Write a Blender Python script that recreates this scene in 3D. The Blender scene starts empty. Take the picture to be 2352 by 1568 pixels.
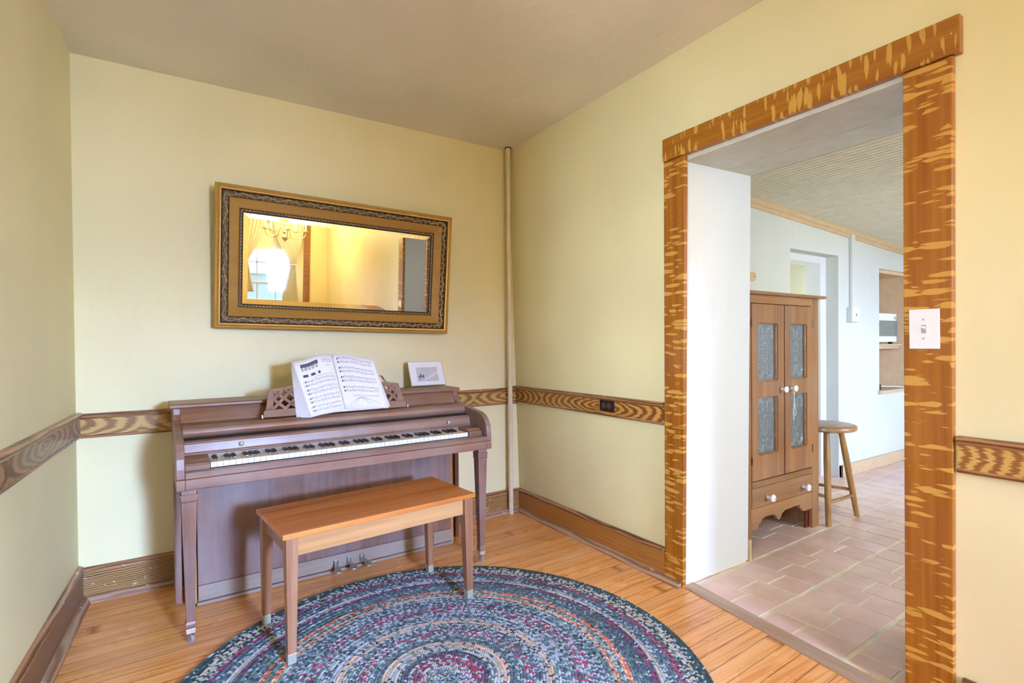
import bpy, bmesh, math, random
from mathutils import Vector, Matrix, noise
from math import sin, cos, pi, radians, sqrt, atan2
R = random.Random(7)
scn = bpy.context.scene
COL = scn.collection

# ------------------------------------------------------------------ camera
YAW, PITCH, ROLL, FPX = 0.568117, -0.01025, -0.0089225, 1205.283
F = Vector((sin(YAW)*cos(PITCH), cos(YAW)*cos(PITCH), sin(PITCH)))
r0 = Vector((cos(YAW), -sin(YAW), 0)); u0 = r0.cross(F)
RT = r0*cos(ROLL) + u0*sin(ROLL); UP = -r0*sin(ROLL) + u0*cos(ROLL)
cd = bpy.data.cameras.new('camera'); cam = bpy.data.objects.new('camera', cd); COL.objects.link(cam)
cd.sensor_width = 36.0; cd.sensor_fit = 'HORIZONTAL'; cd.lens = FPX/2352*36.0
cd.shift_y = 18.65/2352; cd.clip_start = 0.02; cd.clip_end = 200
m = Matrix((RT, UP, -F)).transposed().to_4x4(); m.translation = Vector((0, 0, 1.16)); cam.matrix_world = m
scn.camera = cam

# ------------------------------------------------------------------ world, lights, exposure
w = bpy.data.worlds.new('sky'); scn.world = w; w.use_nodes = True
nt = w.node_tree; nt.nodes.clear()
wo = nt.nodes.new('ShaderNodeOutputWorld'); bg = nt.nodes.new('ShaderNodeBackground')
tc = nt.nodes.new('ShaderNodeTexCoord'); sp = nt.nodes.new('ShaderNodeSeparateXYZ'); rp = nt.nodes.new('ShaderNodeValToRGB')
nt.links.new(tc.outputs['Generated'], sp.inputs[0]); nt.links.new(sp.outputs['Z'], rp.inputs[0])
rp.color_ramp.elements[0].position = 0.0; rp.color_ramp.elements[0].color = (0.80, 0.88, 0.95, 1)
rp.color_ramp.elements[1].position = 0.6; rp.color_ramp.elements[1].color = (0.50, 0.68, 1.0, 1)
nt.links.new(rp.outputs[0], bg.inputs[0]); bg.inputs[1].default_value = 2.8
nt.links.new(bg.outputs[0], wo.inputs[0])
scn.view_settings.view_transform = 'Standard'; scn.view_settings.look = 'None'
scn.view_settings.exposure = 0.42; scn.view_settings.gamma = 1.0; scn.view_settings.use_curve_mapping = False

cy = scn.cycles
cy.max_bounces = 7; cy.diffuse_bounces = 4; cy.glossy_bounces = 3; cy.transmission_bounces = 3; cy.transparent_max_bounces = 6
cy.caustics_reflective = True; cy.caustics_refractive = False; cy.use_adaptive_sampling = True; cy.adaptive_threshold = 0.04; cy.adaptive_min_samples = 16
cy.use_light_tree = False

def area(name, loc, look, sx, sy, power, col, spread=180):
    l = bpy.data.lights.new(name, 'AREA'); l.shape = 'RECTANGLE'; l.size = sx; l.size_y = sy
    l.energy = power; l.color = col; l.spread = radians(spread)
    o = bpy.data.objects.new(name, l); COL.objects.link(o); o.location = loc
    o.rotation_euler = (Vector(look)-Vector(loc)).to_track_quat('-Z', 'Y').to_euler()
    return o
# daylight from outside the windows; the cross and side lamps are added fill
area('daylight_front', (1.15, -6.2, 2.40), (0.9, 0.0, 1.2), 2.9, 1.3, 880.0, (0.36, 0.50, 1.0), 75)
area('fill_cross', (1.50, -3.50, 1.45), (-0.42, 2.5, 0.6), 0.7, 0.8, 100.0, (0.40, 0.60, 1.0), 60)  # added fill through the front window, aimed at the low left wall
area('fill_side', (-1.10, -0.45, 1.55), (1.9, 2.3, 1.0), 1.1, 1.2, 38.0, (0.70, 0.80, 1.0), 70)  # added fill for the right wall, no known source on this side
area('daylight_kitchen', (4.4, -2.3, 1.8), (4.3, 0.4, 0.9), 3.0, 1.8, 285.0, (0.95, 0.97, 1.0))

# ------------------------------------------------------------------ node helpers
def mat(name):
    m = bpy.data.materials.new(name); m.use_nodes = True
    t = m.node_tree; t.nodes.clear()
    o = t.nodes.new('ShaderNodeOutputMaterial'); b = t.nodes.new('ShaderNodeBsdfPrincipled')
    t.links.new(b.outputs[0], o.inputs[0]); return m, t, b
def N(t, typ, ins=None, **kw):
    n = t.nodes.new(typ)
    for k, v in kw.items(): setattr(n, k, v)
    if ins:
        for k, v in ins.items():
            if isinstance(v, bpy.types.NodeSocket): t.links.new(v, n.inputs[k])
            else: n.inputs[k].default_value = v
    return n
def c4(c): return (c[0], c[1], c[2], 1)
def ramp(t, fac, stops):
    n = t.nodes.new('ShaderNodeValToRGB'); t.links.new(fac, n.inputs[0]); e = n.color_ramp.elements
    e[0].position, e[0].color = stops[0][0], c4(stops[0][1]); e[1].position, e[1].color = stops[-1][0], c4(stops[-1][1])
    for p, c in stops[1:-1]:
        q = e.new(p); q.color = c4(c)
    return n.outputs[0]
def obco(t, scale=(1, 1, 1), loc=(0, 0, 0), rot=(0, 0, 0)):
    tc = t.nodes.new('ShaderNodeTexCoord'); mp = N(t, 'ShaderNodeMapping', {'Vector': tc.outputs['Object'], 'Scale': scale, 'Location': loc, 'Rotation': rot})
    return mp.outputs[0]
def mix(t, fac, a, b, blend='MIX'):
    n = t.nodes.new('ShaderNodeMix'); n.data_type = 'RGBA'; n.blend_type = blend
    for k, v in ((0, fac), (6, a), (7, b)):
        if isinstance(v, bpy.types.NodeSocket): t.links.new(v, n.inputs[k])
        else: n.inputs[k].default_value = v if k == 0 else c4(v)
    return n.outputs[2]
def math_(t, op, a, b=0.0):
    n = t.nodes.new('ShaderNodeMath'); n.operation = op
    for k, v in ((0, a), (1, b)):
        if isinstance(v, bpy.types.NodeSocket): t.links.new(v, n.inputs[k])
        else: n.inputs[k].default_value = v
    return n.outputs[0]
def bump(t, b, h, strength=0.3, dist=0.01):
    n = N(t, 'ShaderNodeBump', {'Height': h, 'Strength': strength, 'Distance': dist}); t.links.new(n.outputs[0], b.inputs['Normal'])

def flat(name, col, rough=0.5, metal=0.0, var=0.06, bs=0.0, spec=0.5):
    m, t, b = mat(name)
    n = N(t, 'ShaderNodeTexNoise', {'Vector': obco(t), 'Scale': 14.0, 'Detail': 2.0})
    d = [max(0, c*(1-var)) for c in col]; l = [min(1, c*(1+var)) for c in col]
    t.links.new(ramp(t, n.outputs[0], [(0.3, d), (0.7, l)]), b.inputs['Base Color'])
    b.inputs['Roughness'].default_value = rough; b.inputs['Metallic'].default_value = metal
    b.inputs['Specular IOR Level'].default_value = spec
    if bs: bump(t, b, n.outputs[0], bs, 0.002)
    return m
def plaster(name, col, rough=0.55, var=0.05, tint=None, bmp=0.25):
    m, t, b = mat(name)
    v = obco(t)
    n1 = N(t, 'ShaderNodeTexNoise', {'Vector': v, 'Scale': 1.6, 'Detail': 1.0})
    n3 = N(t, 'ShaderNodeTexNoise', {'Vector': obco(t, (1, 1, 0.25)), 'Scale': 9.0, 'Detail': 4.0})
    lo = [c*(1-var) for c in col]; hi = [min(1, c*(1+var)) for c in (tint or col)]
    c = ramp(t, n1.outputs[0], [(0.35, lo), (0.68, hi)])
    t.links.new(c, b.inputs['Base Color']); b.inputs['Roughness'].default_value = rough
    hh = math_(t, 'MULTIPLY', n3.outputs[0], 1.6)
    bump(t, b, hh, bmp, 0.012)
    return m
AX = {'x': (0.35, 9, 9), 'y': (9, 0.35, 9), 'z': (9, 9, 0.35)}
def wood(name, dark, light, axis='x', rough=0.32, scale=1.0, contrast=(0.3, 0.72), dust_sheen=None, coat=0.2, bmp=0.08):
    m, t, b = mat(name)
    s = tuple(a*scale for a in AX[axis])
    n1 = N(t, 'ShaderNodeTexNoise', {'Vector': obco(t, s), 'Scale': 2.2, 'Detail': 3.0, 'Distortion': 0.7})
    n2 = N(t, 'ShaderNodeTexNoise', {'Vector': obco(t, tuple(a*5 for a in s)), 'Scale': 3.0, 'Detail': 3.0})
    f = math_(t, 'ADD', math_(t, 'MULTIPLY', n1.outputs[0], 0.75), math_(t, 'MULTIPLY', n2.outputs[0], 0.25))
    c = ramp(t, f, [(contrast[0], dark), (contrast[1], light)])
    if dust_sheen:
        nd = N(t, 'ShaderNodeTexNoise', {'Vector': obco(t), 'Scale': 3.0, 'Detail': 5.0})
        c = mix(t, math_(t, 'MULTIPLY', ramp(t, nd.outputs[0], [(0.35, (0, 0, 0)), (0.75, (1, 1, 1))]), dust_sheen[1]), c, dust_sheen[0])
    t.links.new(c, b.inputs['Base Color']); b.inputs['Roughness'].default_value = rough
    b.inputs['Coat Weight'].default_value = coat; b.inputs['Coat Roughness'].default_value = 0.25
    bump(t, b, f, bmp, 0.002)
    return m
def chipped(t, c, v, col=(0.62, 0.60, 0.62), thr=(0.66, 0.70), sc=38.0):
    n = N(t, 'ShaderNodeTexNoise', {'Vector': v, 'Scale': sc, 'Detail': 6.0, 'Roughness': 0.7})
    return mix(t, ramp(t, n.outputs[0], [(thr[0], (0, 0, 0)), (thr[1], (1, 1, 1))]), c, col)
def contour_grain(name, dark, light, mid, period=1.1, rings=5.5, off=0.0):
    # brush-grained pine: nested flame contours stretched along local x, centred on the board
    m, t, b = mat(name)
    v = obco(t, (1, 1, 1), (off, 0, 0)); s = N(t, 'ShaderNodeSeparateXYZ', {0: v})
    fx = math_(t, 'PINGPONG', s.outputs[0], period/2)
    nz = N(t, 'ShaderNodeTexNoise', {'Vector': obco(t, (3.5, 3.5, 9)), 'Scale': 1.0, 'Detail': 3.0})
    nzz = math_(t, 'SUBTRACT', nz.outputs[0], 0.5)
    zz = math_(t, 'MULTIPLY', math_(t, 'SUBTRACT', s.outputs[2], 0.812), 15.0)
    zz = math_(t, 'ADD', zz, math_(t, 'MULTIPLY', nzz, 1.2))
    d = math_(t, 'SQRT', math_(t, 'ADD', math_(t, 'POWER', math_(t, 'ABSOLUTE', math_(t, 'MULTIPLY', fx, 2.9)), 2.0), math_(t, 'POWER', math_(t, 'ABSOLUTE', zz), 2.0)))
    nf = N(t, 'ShaderNodeTexNoise', {'Vector': obco(t, (10, 10, 170)), 'Scale': 1.0, 'Detail': 2.0})
    d = math_(t, 'ADD', d, math_(t, 'MULTIPLY', nf.outputs[0], 0.14))
    wv = math_(t, 'SINE', math_(t, 'MULTIPLY', d, rings*6.283))
    wv = math_(t, 'ADD', math_(t, 'MULTIPLY', wv, 0.5), 0.5)
    c = ramp(t, wv, [(0.2, dark), (0.5, mid), (0.72, light)])
    c = chipped(t, c, obco(t, (1, 1, 1.6)), thr=(0.70, 0.73), sc=30)
    t.links.new(c, b.inputs['Base Color']); b.inputs['Roughness'].default_value = 0.32; b.inputs['Coat Weight'].default_value = 0.2
    return m
def line_grain(name, dark, light, fr=230.0, chips=0.66, rough=0.35):
    # straight parallel grain lines along local x (baseboards)
    m, t, b = mat(name)
    s = N(t, 'ShaderNodeSeparateXYZ', {0: obco(t)})
    n = N(t, 'ShaderNodeTexNoise', {'Vector': obco(t, (1.5, 1.5, 12)), 'Scale': 1.0, 'Detail': 3.0})
    ph = math_(t, 'ADD', math_(t, 'MULTIPLY', s.outputs[2], fr*3.0), math_(t, 'MULTIPLY', n.outputs[0], 22.0))
    wv = math_(t, 'ADD', math_(t, 'MULTIPLY', math_(t, 'SINE', ph), 0.5), 0.5)
    n2 = N(t, 'ShaderNodeTexNoise', {'Vector': obco(t, (4, 4, 60)), 'Scale': 1.0, 'Detail': 4.0})
    f = math_(t, 'ADD', math_(t, 'MULTIPLY', wv, 0.6), math_(t, 'MULTIPLY', n2.outputs[0], 0.4))
    c = ramp(t, f, [(0.25, dark), (0.75, light)])
    c = chipped(t, c, obco(t, (1, 1, 2)), thr=(chips, chips+0.03), sc=26)
    t.links.new(c, b.inputs['Base Color']); b.inputs['Roughness'].default_value = rough; b.inputs['Coat Weight'].default_value = 0.15
    return m
def flake_grain(name, base, deep, flake, vertical=True):
    # painted fish-scale graining: short pale tapered brush flicks across the board
    m, t, b = mat(name)
    sc = (26, 26, 62) if vertical else (62, 62, 17)
    nz = N(t, 'ShaderNodeTexNoise', {'Vector': obco(t), 'Scale': 7.0, 'Detail': 2.0})
    v = obco(t, (13.0, 0.01, 64.0) if vertical else (60.0, 0.01, 12.0), rot=(0, radians(-7 if vertical else 8), 0))
    v2 = N(t, 'ShaderNodeVectorMath', {0: v, 1: N(t, 'ShaderNodeVectorMath', {0: nz.outputs[1], 'Scale': 1.3}, operation='SCALE').outputs[0]}, operation='ADD').outputs[0]
    vo = N(t, 'ShaderNodeTexVoronoi', {'Vector': v2, 'Scale': 1.0, 'Randomness': 1.0}, voronoi_dimensions='3D')
    fine = N(t, 'ShaderNodeTexNoise', {'Vector': obco(t, (8, 8, 170) if vertical else (170, 8, 8)), 'Scale': 1.0, 'Detail': 3.0})
    sel = N(t, 'ShaderNodeSeparateColor', {0: vo.outputs['Color']})
    thr = math_(t, 'MULTIPLY', math_(t, 'SUBTRACT', sel.outputs[0], 0.10), 0.80)
    dd = math_(t, 'ADD', vo.outputs[0], math_(t, 'MULTIPLY', math_(t, 'SUBTRACT', fine.outputs[0], 0.5), 0.75))
    fl = math_(t, 'SUBTRACT', thr, dd)
    fm = ramp(t, fl, [(0.0, (0, 0, 0)), (0.07, (1, 1, 1))])
    lg = N(t, 'ShaderNodeTexNoise', {'Vector': obco(t, (55, 55, 1.3) if vertical else (1.3, 55, 55)), 'Scale': 1.0, 'Detail': 4.0})
    bc = ramp(t, lg.outputs[0], [(0.3, deep), (0.7, base)])
    c = mix(t, fm, bc, flake)
    c = chipped(t, c, obco(t, (1, 1, 0.6)), thr=(0.735, 0.75), sc=45)
    t.links.new(c, b.inputs['Base Color']); b.inputs['Roughness'].default_value = 0.34; b.inputs['Coat Weight'].default_value = 0.25
    bump(t, b, lg.outputs[0], 0.06, 0.002)
    return m
def attr_mat(name, rough=0.9, noise_amt=0.25, scale=300.0, bmp=0.0, spec=0.2, attr='tint'):
    m, t, b = mat(name)
    a = N(t, 'ShaderNodeAttribute', attribute_name=attr)
    n = N(t, 'ShaderNodeTexNoise', {'Vector': obco(t), 'Scale': scale, 'Detail': 4.0})
    c = mix(t, noise_amt, a.outputs['Color'], n.outputs[1], 'SOFT_LIGHT')
    t.links.new(c, b.inputs['Base Color']); b.inputs['Roughness'].default_value = rough; b.inputs['Specular IOR Level'].default_value = spec
    if bmp: bump(t, b, n.outputs[0], bmp, 0.003)
    return m

# ------------------------------------------------------------------ mesh helpers
def box(bm, x0, x1, y0, y1, z0, z1, M=None):
    co = [(x, y, z) for z in (z0, z1) for y in (y0, y1) for x in (x0, x1)]
    v = [bm.verts.new(M @ Vector(c) if M else c) for c in co]
    for f in ((0, 2, 3, 1), (4, 5, 7, 6), (0, 1, 5, 4), (2, 6, 7, 3), (0, 4, 6, 2), (1, 3, 7, 5)): bm.faces.new([v[i] for i in f])
    return v
def prism(bm, poly, axis, a, b, M=None):
    # poly: 2D points in the plane across the axis; x:(y,z)  y:(x,z)  z:(x,y)
    def P(p, t):
        c = {'x': (t, p[0], p[1]), 'y': (p[0], t, p[1]), 'z': (p[0], p[1], t)}[axis]
        return M @ Vector(c) if M else c
    A = [bm.verts.new(P(p, a)) for p in poly]; B = [bm.verts.new(P(p, b)) for p in poly]
    n = len(poly)
    fs = [bm.faces.new(A), bm.faces.new(B[::-1])]
    for i in range(n): fs.append(bm.faces.new((A[i], B[i], B[(i+1) % n], A[(i+1) % n])))
    bmesh.ops.recalc_face_normals(bm, faces=fs)
def frustum(bm, c0, h0, c1, h1):
    # tapered square bar from centre c0 with half sizes h0 to c1 with h1 (vertical)
    v = []
    for c, h in ((c0, h0), (c1, h1)):
        for sx, sy in ((-1, -1), (1, -1), (1, 1), (-1, 1)): v.append(bm.verts.new((c[0]+sx*h[0], c[1]+sy*h[1], c[2])))
    fs = [bm.faces.new(v[0:4]), bm.faces.new(v[4:8][::-1])]
    for i in range(4): fs.append(bm.faces.new((v[i], v[4+i], v[4+(i+1) % 4], v[(i+1) % 4])))
    bmesh.ops.recalc_face_normals(bm, faces=fs)
def lathe(bm, prof, seg=24, M=None):
    rings = []
    for r, z in prof:
        if r < 1e-6: rings.append([bm.verts.new(M @ Vector((0, 0, z)) if M else (0, 0, z))])
        else:
            rings.append([bm.verts.new((M @ Vector((r*cos(2*pi*i/seg), r*sin(2*pi*i/seg), z))) if M else (r*cos(2*pi*i/seg), r*sin(2*pi*i/seg), z)) for i in range(seg)])
    for a, b in zip(rings, rings[1:]):
        if len(a) == 1 and len(b) == 1: continue
        for i in range(seg):
            j = (i+1) % seg
            if len(a) == 1: f = (a[0], b[j], b[i])
            elif len(b) == 1: f = (a[i], a[j], b[0])
            else: f = (a[i], a[j], b[j], b[i])
            bm.faces.new(f)
    if len(rings[0]) > 1: bm.faces.new(rings[0][::-1])
    if len(rings[-1]) > 1: bm.faces.new(rings[-1])
def tube(bm, pts, r, seg=8, flatten=1.0):
    pts = [Vector(p) for p in pts]; n = len(pts)
    rr = r if isinstance(r, (list, tuple)) else [r]*n
    rings = []; prev = None
    for i, p in enumerate(pts):
        t = (pts[min(i+1, n-1)]-pts[max(i-1, 0)]).normalized()
        if prev is None:
            a = t.cross(Vector((0, 0, 1)));
            if a.length < 1e-3: a = t.cross(Vector((1, 0, 0)))
        else: a = prev-t*prev.dot(t)
        a.normalize(); prev = a; b = t.cross(a)
        rings.append([bm.verts.new(p+a*cos(2*pi*k/seg)*rr[i]+b*sin(2*pi*k/seg)*rr[i]*flatten) for k in range(seg)])
    for A, B in zip(rings, rings[1:]):
        for k in range(seg): bm.faces.new((A[k], A[(k+1) % seg], B[(k+1) % seg], B[k]))
    bm.faces.new(rings[0][::-1]); bm.faces.new(rings[-1])
def ball(bm, c, r, sc=(1, 1, 1), seg=12):
    bmesh.ops.create_uvsphere(bm, u_segments=seg, v_segments=max(6, seg//2), radius=1.0,
        matrix=Matrix.Translation(c) @ Matrix.Diagonal((r*sc[0], r*sc[1], r*sc[2], 1)))
def curve_pts(pts, n=8):
    # catmull-rom through pts
    P = [Vector(p) for p in pts]; P = [P[0]*2-P[1]]+P+[P[-1]*2-P[-2]]; out = []
    for i in range(1, len(P)-2):
        for k in range(n):
            t = k/n; a, b, c, d = P[i-1:i+3]
            out.append(0.5*((2*b)+(c-a)*t+(2*a-5*b+4*c-d)*t*t+(3*b-a-3*c+d)*t**3))
    out.append(P[-2]); return out
def BM(): return bmesh.new()
def obj(name, bm, m, parent=None, bevel=0.0, smooth=False, M=None, seg=2, ang=35):
    me = bpy.data.meshes.new(name); bm.to_mesh(me); bm.free()
    o = bpy.data.objects.new(name, me); COL.objects.link(o)
    if m is not None: me.materials.append(m)
    if parent is not None: o.parent = parent
    if M is not None: o.matrix_world = M
    if smooth:
        for p in me.polygons: p.use_smooth = True
        if smooth == 'auto':
            try: me.set_sharp_from_angle(angle=radians(40))
            except Exception: pass
    if bevel:
        b = o.modifiers.new('bevel', 'BEVEL'); b.width = bevel; b.segments = seg; b.limit_method = 'ANGLE'; b.angle_limit = radians(ang)
        b.harden_normals = False
    return o
def tag(o, label=None, cat=None, group=None, kind=None):
    if label: o['label'] = label
    if cat: o['category'] = cat
    if group: o['group'] = group
    if kind: o['kind'] = kind
    return o
def thing(name, label, cat, loc=(0, 0, 0), rz=0.0, group=None, M=None):
    o = bpy.data.objects.new(name, None); COL.objects.link(o); o.empty_display_size = 0.1
    if M is not None: o.matrix_world = M
    else: o.location = loc; o.rotation_euler = (0, 0, rz)
    return tag(o, label, cat, group)
def struct(name, bm, m, **k):
    o = obj(name, bm, m, **k)
    if o.parent is None: o['kind'] = 'structure'
    return o

# ------------------------------------------------------------------ materials
CREAM = plaster('cream_wall_paint', (0.77, 0.69, 0.395), 0.5, 0.05)
CREAM_L = plaster('cream_wall_paint_left', (0.77, 0.69, 0.395), 0.5, 0.05)
CEIL = plaster('tan_ceiling_paint', (0.80, 0.76, 0.65), 0.6, 0.05, bmp=0.35)
JAMB = plaster('grey_white_plaster', (0.68, 0.70, 0.70), 0.30, 0.02, bmp=0.22)
KWALL = plaster('white_kitchen_plaster', (0.62, 0.64, 0.59), 0.55, 0.03, bmp=0.3)
LINTEL = flat('grey_lintel_paint', (0.58, 0.57, 0.49), 0.45)
BEAD = flat('beadboard_paint', (0.80, 0.77, 0.63), 0.5)
TAN = flat('tan_trim_paint', (0.60, 0.44, 0.26), 0.45)
RAIL = contour_grain('flame_grain_rail', (0.20, 0.065, 0.012), (0.52, 0.29, 0.07), (0.36, 0.14, 0.03))
RAIL_F = contour_grain('flame_grain_rail_front', (0.26, 0.10, 0.02), (0.56, 0.34, 0.09), (0.42, 0.20, 0.04), 2.3, 9.0, 0.75)
RAIL_B = contour_grain('flame_grain_rail_back', (0.24, 0.11, 0.03), (0.50, 0.33, 0.10), (0.40, 0.21, 0.06), 0.9, 4.5, 0.3)
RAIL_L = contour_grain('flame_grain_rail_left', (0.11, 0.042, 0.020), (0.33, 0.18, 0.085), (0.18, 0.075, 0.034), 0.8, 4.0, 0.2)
CAP = line_grain('worn_cap_wood', (0.13, 0.045, 0.015), (0.40, 0.19, 0.08), 120, 0.64)
BASE = line_grain('line_grain_baseboard', (0.23, 0.075, 0.014), (0.54, 0.25, 0.06), 235, 0.70)
BASE_B = line_grain('line_grain_baseboard_back', (0.10, 0.045, 0.02), (0.47, 0.27, 0.08), 235, 0.62)
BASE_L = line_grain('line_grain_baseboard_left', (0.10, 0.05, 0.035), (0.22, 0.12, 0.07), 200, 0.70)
SHOE = line_grain('dusty_shoe_wood', (0.24, 0.12, 0.06), (0.46, 0.29, 0.18), 80, 0.64, 0.6)
CASE_V = flake_grain('flick_grain_casing', (0.38, 0.14, 0.010), (0.26, 0.075, 0.004), (0.56, 0.30, 0.055), True)
CASE_H = flake_grain('flick_grain_head', (0.38, 0.145, 0.010), (0.27, 0.085, 0.004), (0.56, 0.31, 0.055), False)
PIANO = wood('piano_walnut', (0.12, 0.045, 0.022), (0.30, 0.135, 0.065), 'x', 0.42, 1.0, dust_sheen=((0.36, 0.33, 0.30), 0.5), coat=0.15)  # pale tint is dust plus window sheen painted into the colour
PIANO_Z = wood('piano_walnut_upright', (0.12, 0.045, 0.025), (0.29, 0.13, 0.07), 'z', 0.40, 1.3, dust_sheen=((0.37, 0.34, 0.35), 0.5), coat=0.15)  # same mix of dust and painted window sheen
KICK = wood('dusty_piano_rail', (0.22, 0.14, 0.09), (0.34, 0.26, 0.20), 'x', 0.5, 1.0, dust_sheen=((0.42, 0.38, 0.35), 0.5), coat=0.0)
BENCH = wood('bench_walnut', (0.48, 0.14, 0.026), (0.80, 0.33, 0.09), 'x', 0.25, 1.0, coat=0.4)
BENCH_R = wood('bench_rail_walnut', (0.42, 0.20, 0.07), (0.66, 0.38, 0.16), 'x', 0.3, 1.0, coat=0.3)
BENCH_Z = wood('bench_leg_walnut', (0.26, 0.11, 0.055), (0.48, 0.26, 0.15), 'z', 0.28, 1.4, coat=0.3)
PINE_X = wood('cabinet_pine', (0.20, 0.075, 0.02), (0.43, 0.21, 0.07), 'x', 0.35, 0.9, dust_sheen=((0.40, 0.32, 0.26), 0.3))
PINE_Z = wood('cabinet_pine_upright', (0.19, 0.07, 0.02), (0.41, 0.19, 0.065), 'z', 0.35, 0.9, dust_sheen=((0.40, 0.32, 0.26), 0.3))
REDW = wood('dark_red_edge', (0.10, 0.012, 0.006), (0.20, 0.035, 0.014), 'z', 0.4)
STOOLM = wood('stool_oak', (0.24, 0.11, 0.035), (0.48, 0.27, 0.10), 'z', 0.35, 1.3)
BRASS = flat('aged_brass', (0.60, 0.53, 0.30), 0.38, 0.9)
PALEBRASS = flat('pale_brass_ferrule', (0.62, 0.64, 0.52), 0.4, 0.6)
STEEL = flat('dull_steel', (0.45, 0.45, 0.46), 0.35, 0.9)
IVORY = flat('ivory_key_plastic', (0.83, 0.83, 0.82), 0.22, var=0.02)
KEYTOP = flat('aged_key_top', (0.74, 0.68, 0.60), 0.3, var=0.04)
EBONY = flat('black_key', (0.018, 0.018, 0.024), 0.22)
NEAR_BLACK = flat('near_black', (0.02, 0.012, 0.018), 0.9)
PAPER = flat('sheet_paper', (0.80, 0.81, 0.83), 0.75, var=0.02)
INK = flat('grey_ink', (0.16, 0.16, 0.19), 0.7)
INKL = flat('light_grey_ink', (0.42, 0.43, 0.46), 0.7)
INKD = flat('dark_ink', (0.065, 0.065, 0.09), 0.7)
GOLD = wood('gilt_frame_plain', (0.30, 0.15, 0.022), (0.42, 0.23, 0.04), 'x', 0.38, 0.6, coat=0.1)
GOLDR = flat('gilt_frame_bead', (0.50, 0.30, 0.075), 0.36, 0.35)
DARKG = flat('dark_gilt_relief', (0.035, 0.018, 0.008), 0.5)
LEAFG = flat('relief_leaf_gilt', (0.50, 0.34, 0.17), 0.42, 0.2, var=0.25)
WHITE = flat('white_plastic', (0.80, 0.81, 0.82), 0.35, var=0.01)
PORC = flat('white_porcelain', (0.86, 0.88, 0.90), 0.15, var=0.01)
PIPE = flat('cream_pipe_paint', (0.68, 0.60, 0.40), 0.35)
TIN = None
def make_tin():
    m, t, b = mat('punched_tin')
    s = N(t, 'ShaderNodeTexVoronoi', {'Vector': obco(t), 'Scale': 120.0, 'Randomness': 0.25})
    c = ramp(t, s.outputs[0], [(0.28, (0.03, 0.035, 0.045)), (0.42, (0.26, 0.30, 0.33))])
    t.links.new(c, b.inputs['Base Color']); b.inputs['Roughness'].default_value = 0.42; b.inputs['Metallic'].default_value = 0.6
    bump(t, b, s.outputs[0], 0.5, 0.004); return m
TIN = make_tin()
def make_mirror():
    m, t, b = mat('old_mirror_silver')
    v = N(t, 'ShaderNodeTexNoise', {'Vector': obco(t), 'Scale': 45.0, 'Detail': 5.0})
    t.links.new(ramp(t, v.outputs[0], [(0.70, (0.80, 0.80, 0.77)), (0.76, (0.62, 0.64, 0.60))]), b.inputs['Base Color'])
    b.inputs['Metallic'].default_value = 1.0; b.inputs['Roughness'].default_value = 0.015; return m
MIRROR = make_mirror()
def make_glass():
    m = bpy.data.materials.new('window_glass'); m.use_nodes = True; t = m.node_tree; t.nodes.clear()
    o = t.nodes.new('ShaderNodeOutputMaterial'); tr = N(t, 'ShaderNodeBsdfTransparent', {'Color': (0.96, 0.98, 0.98, 1)})
    gl = N(t, 'ShaderNodeBsdfGlossy', {'Roughness': 0.02, 'Color': (1, 1, 1, 1)})
    fr = N(t, 'ShaderNodeFresnel', {'IOR': 1.3})
    mx = N(t, 'ShaderNodeMixShader', {0: fr.outputs[0], 1: tr.outputs[0], 2: gl.outputs[0]}); t.links.new(mx.outputs[0], o.inputs[0]); return m
GLASS = make_glass()
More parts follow.
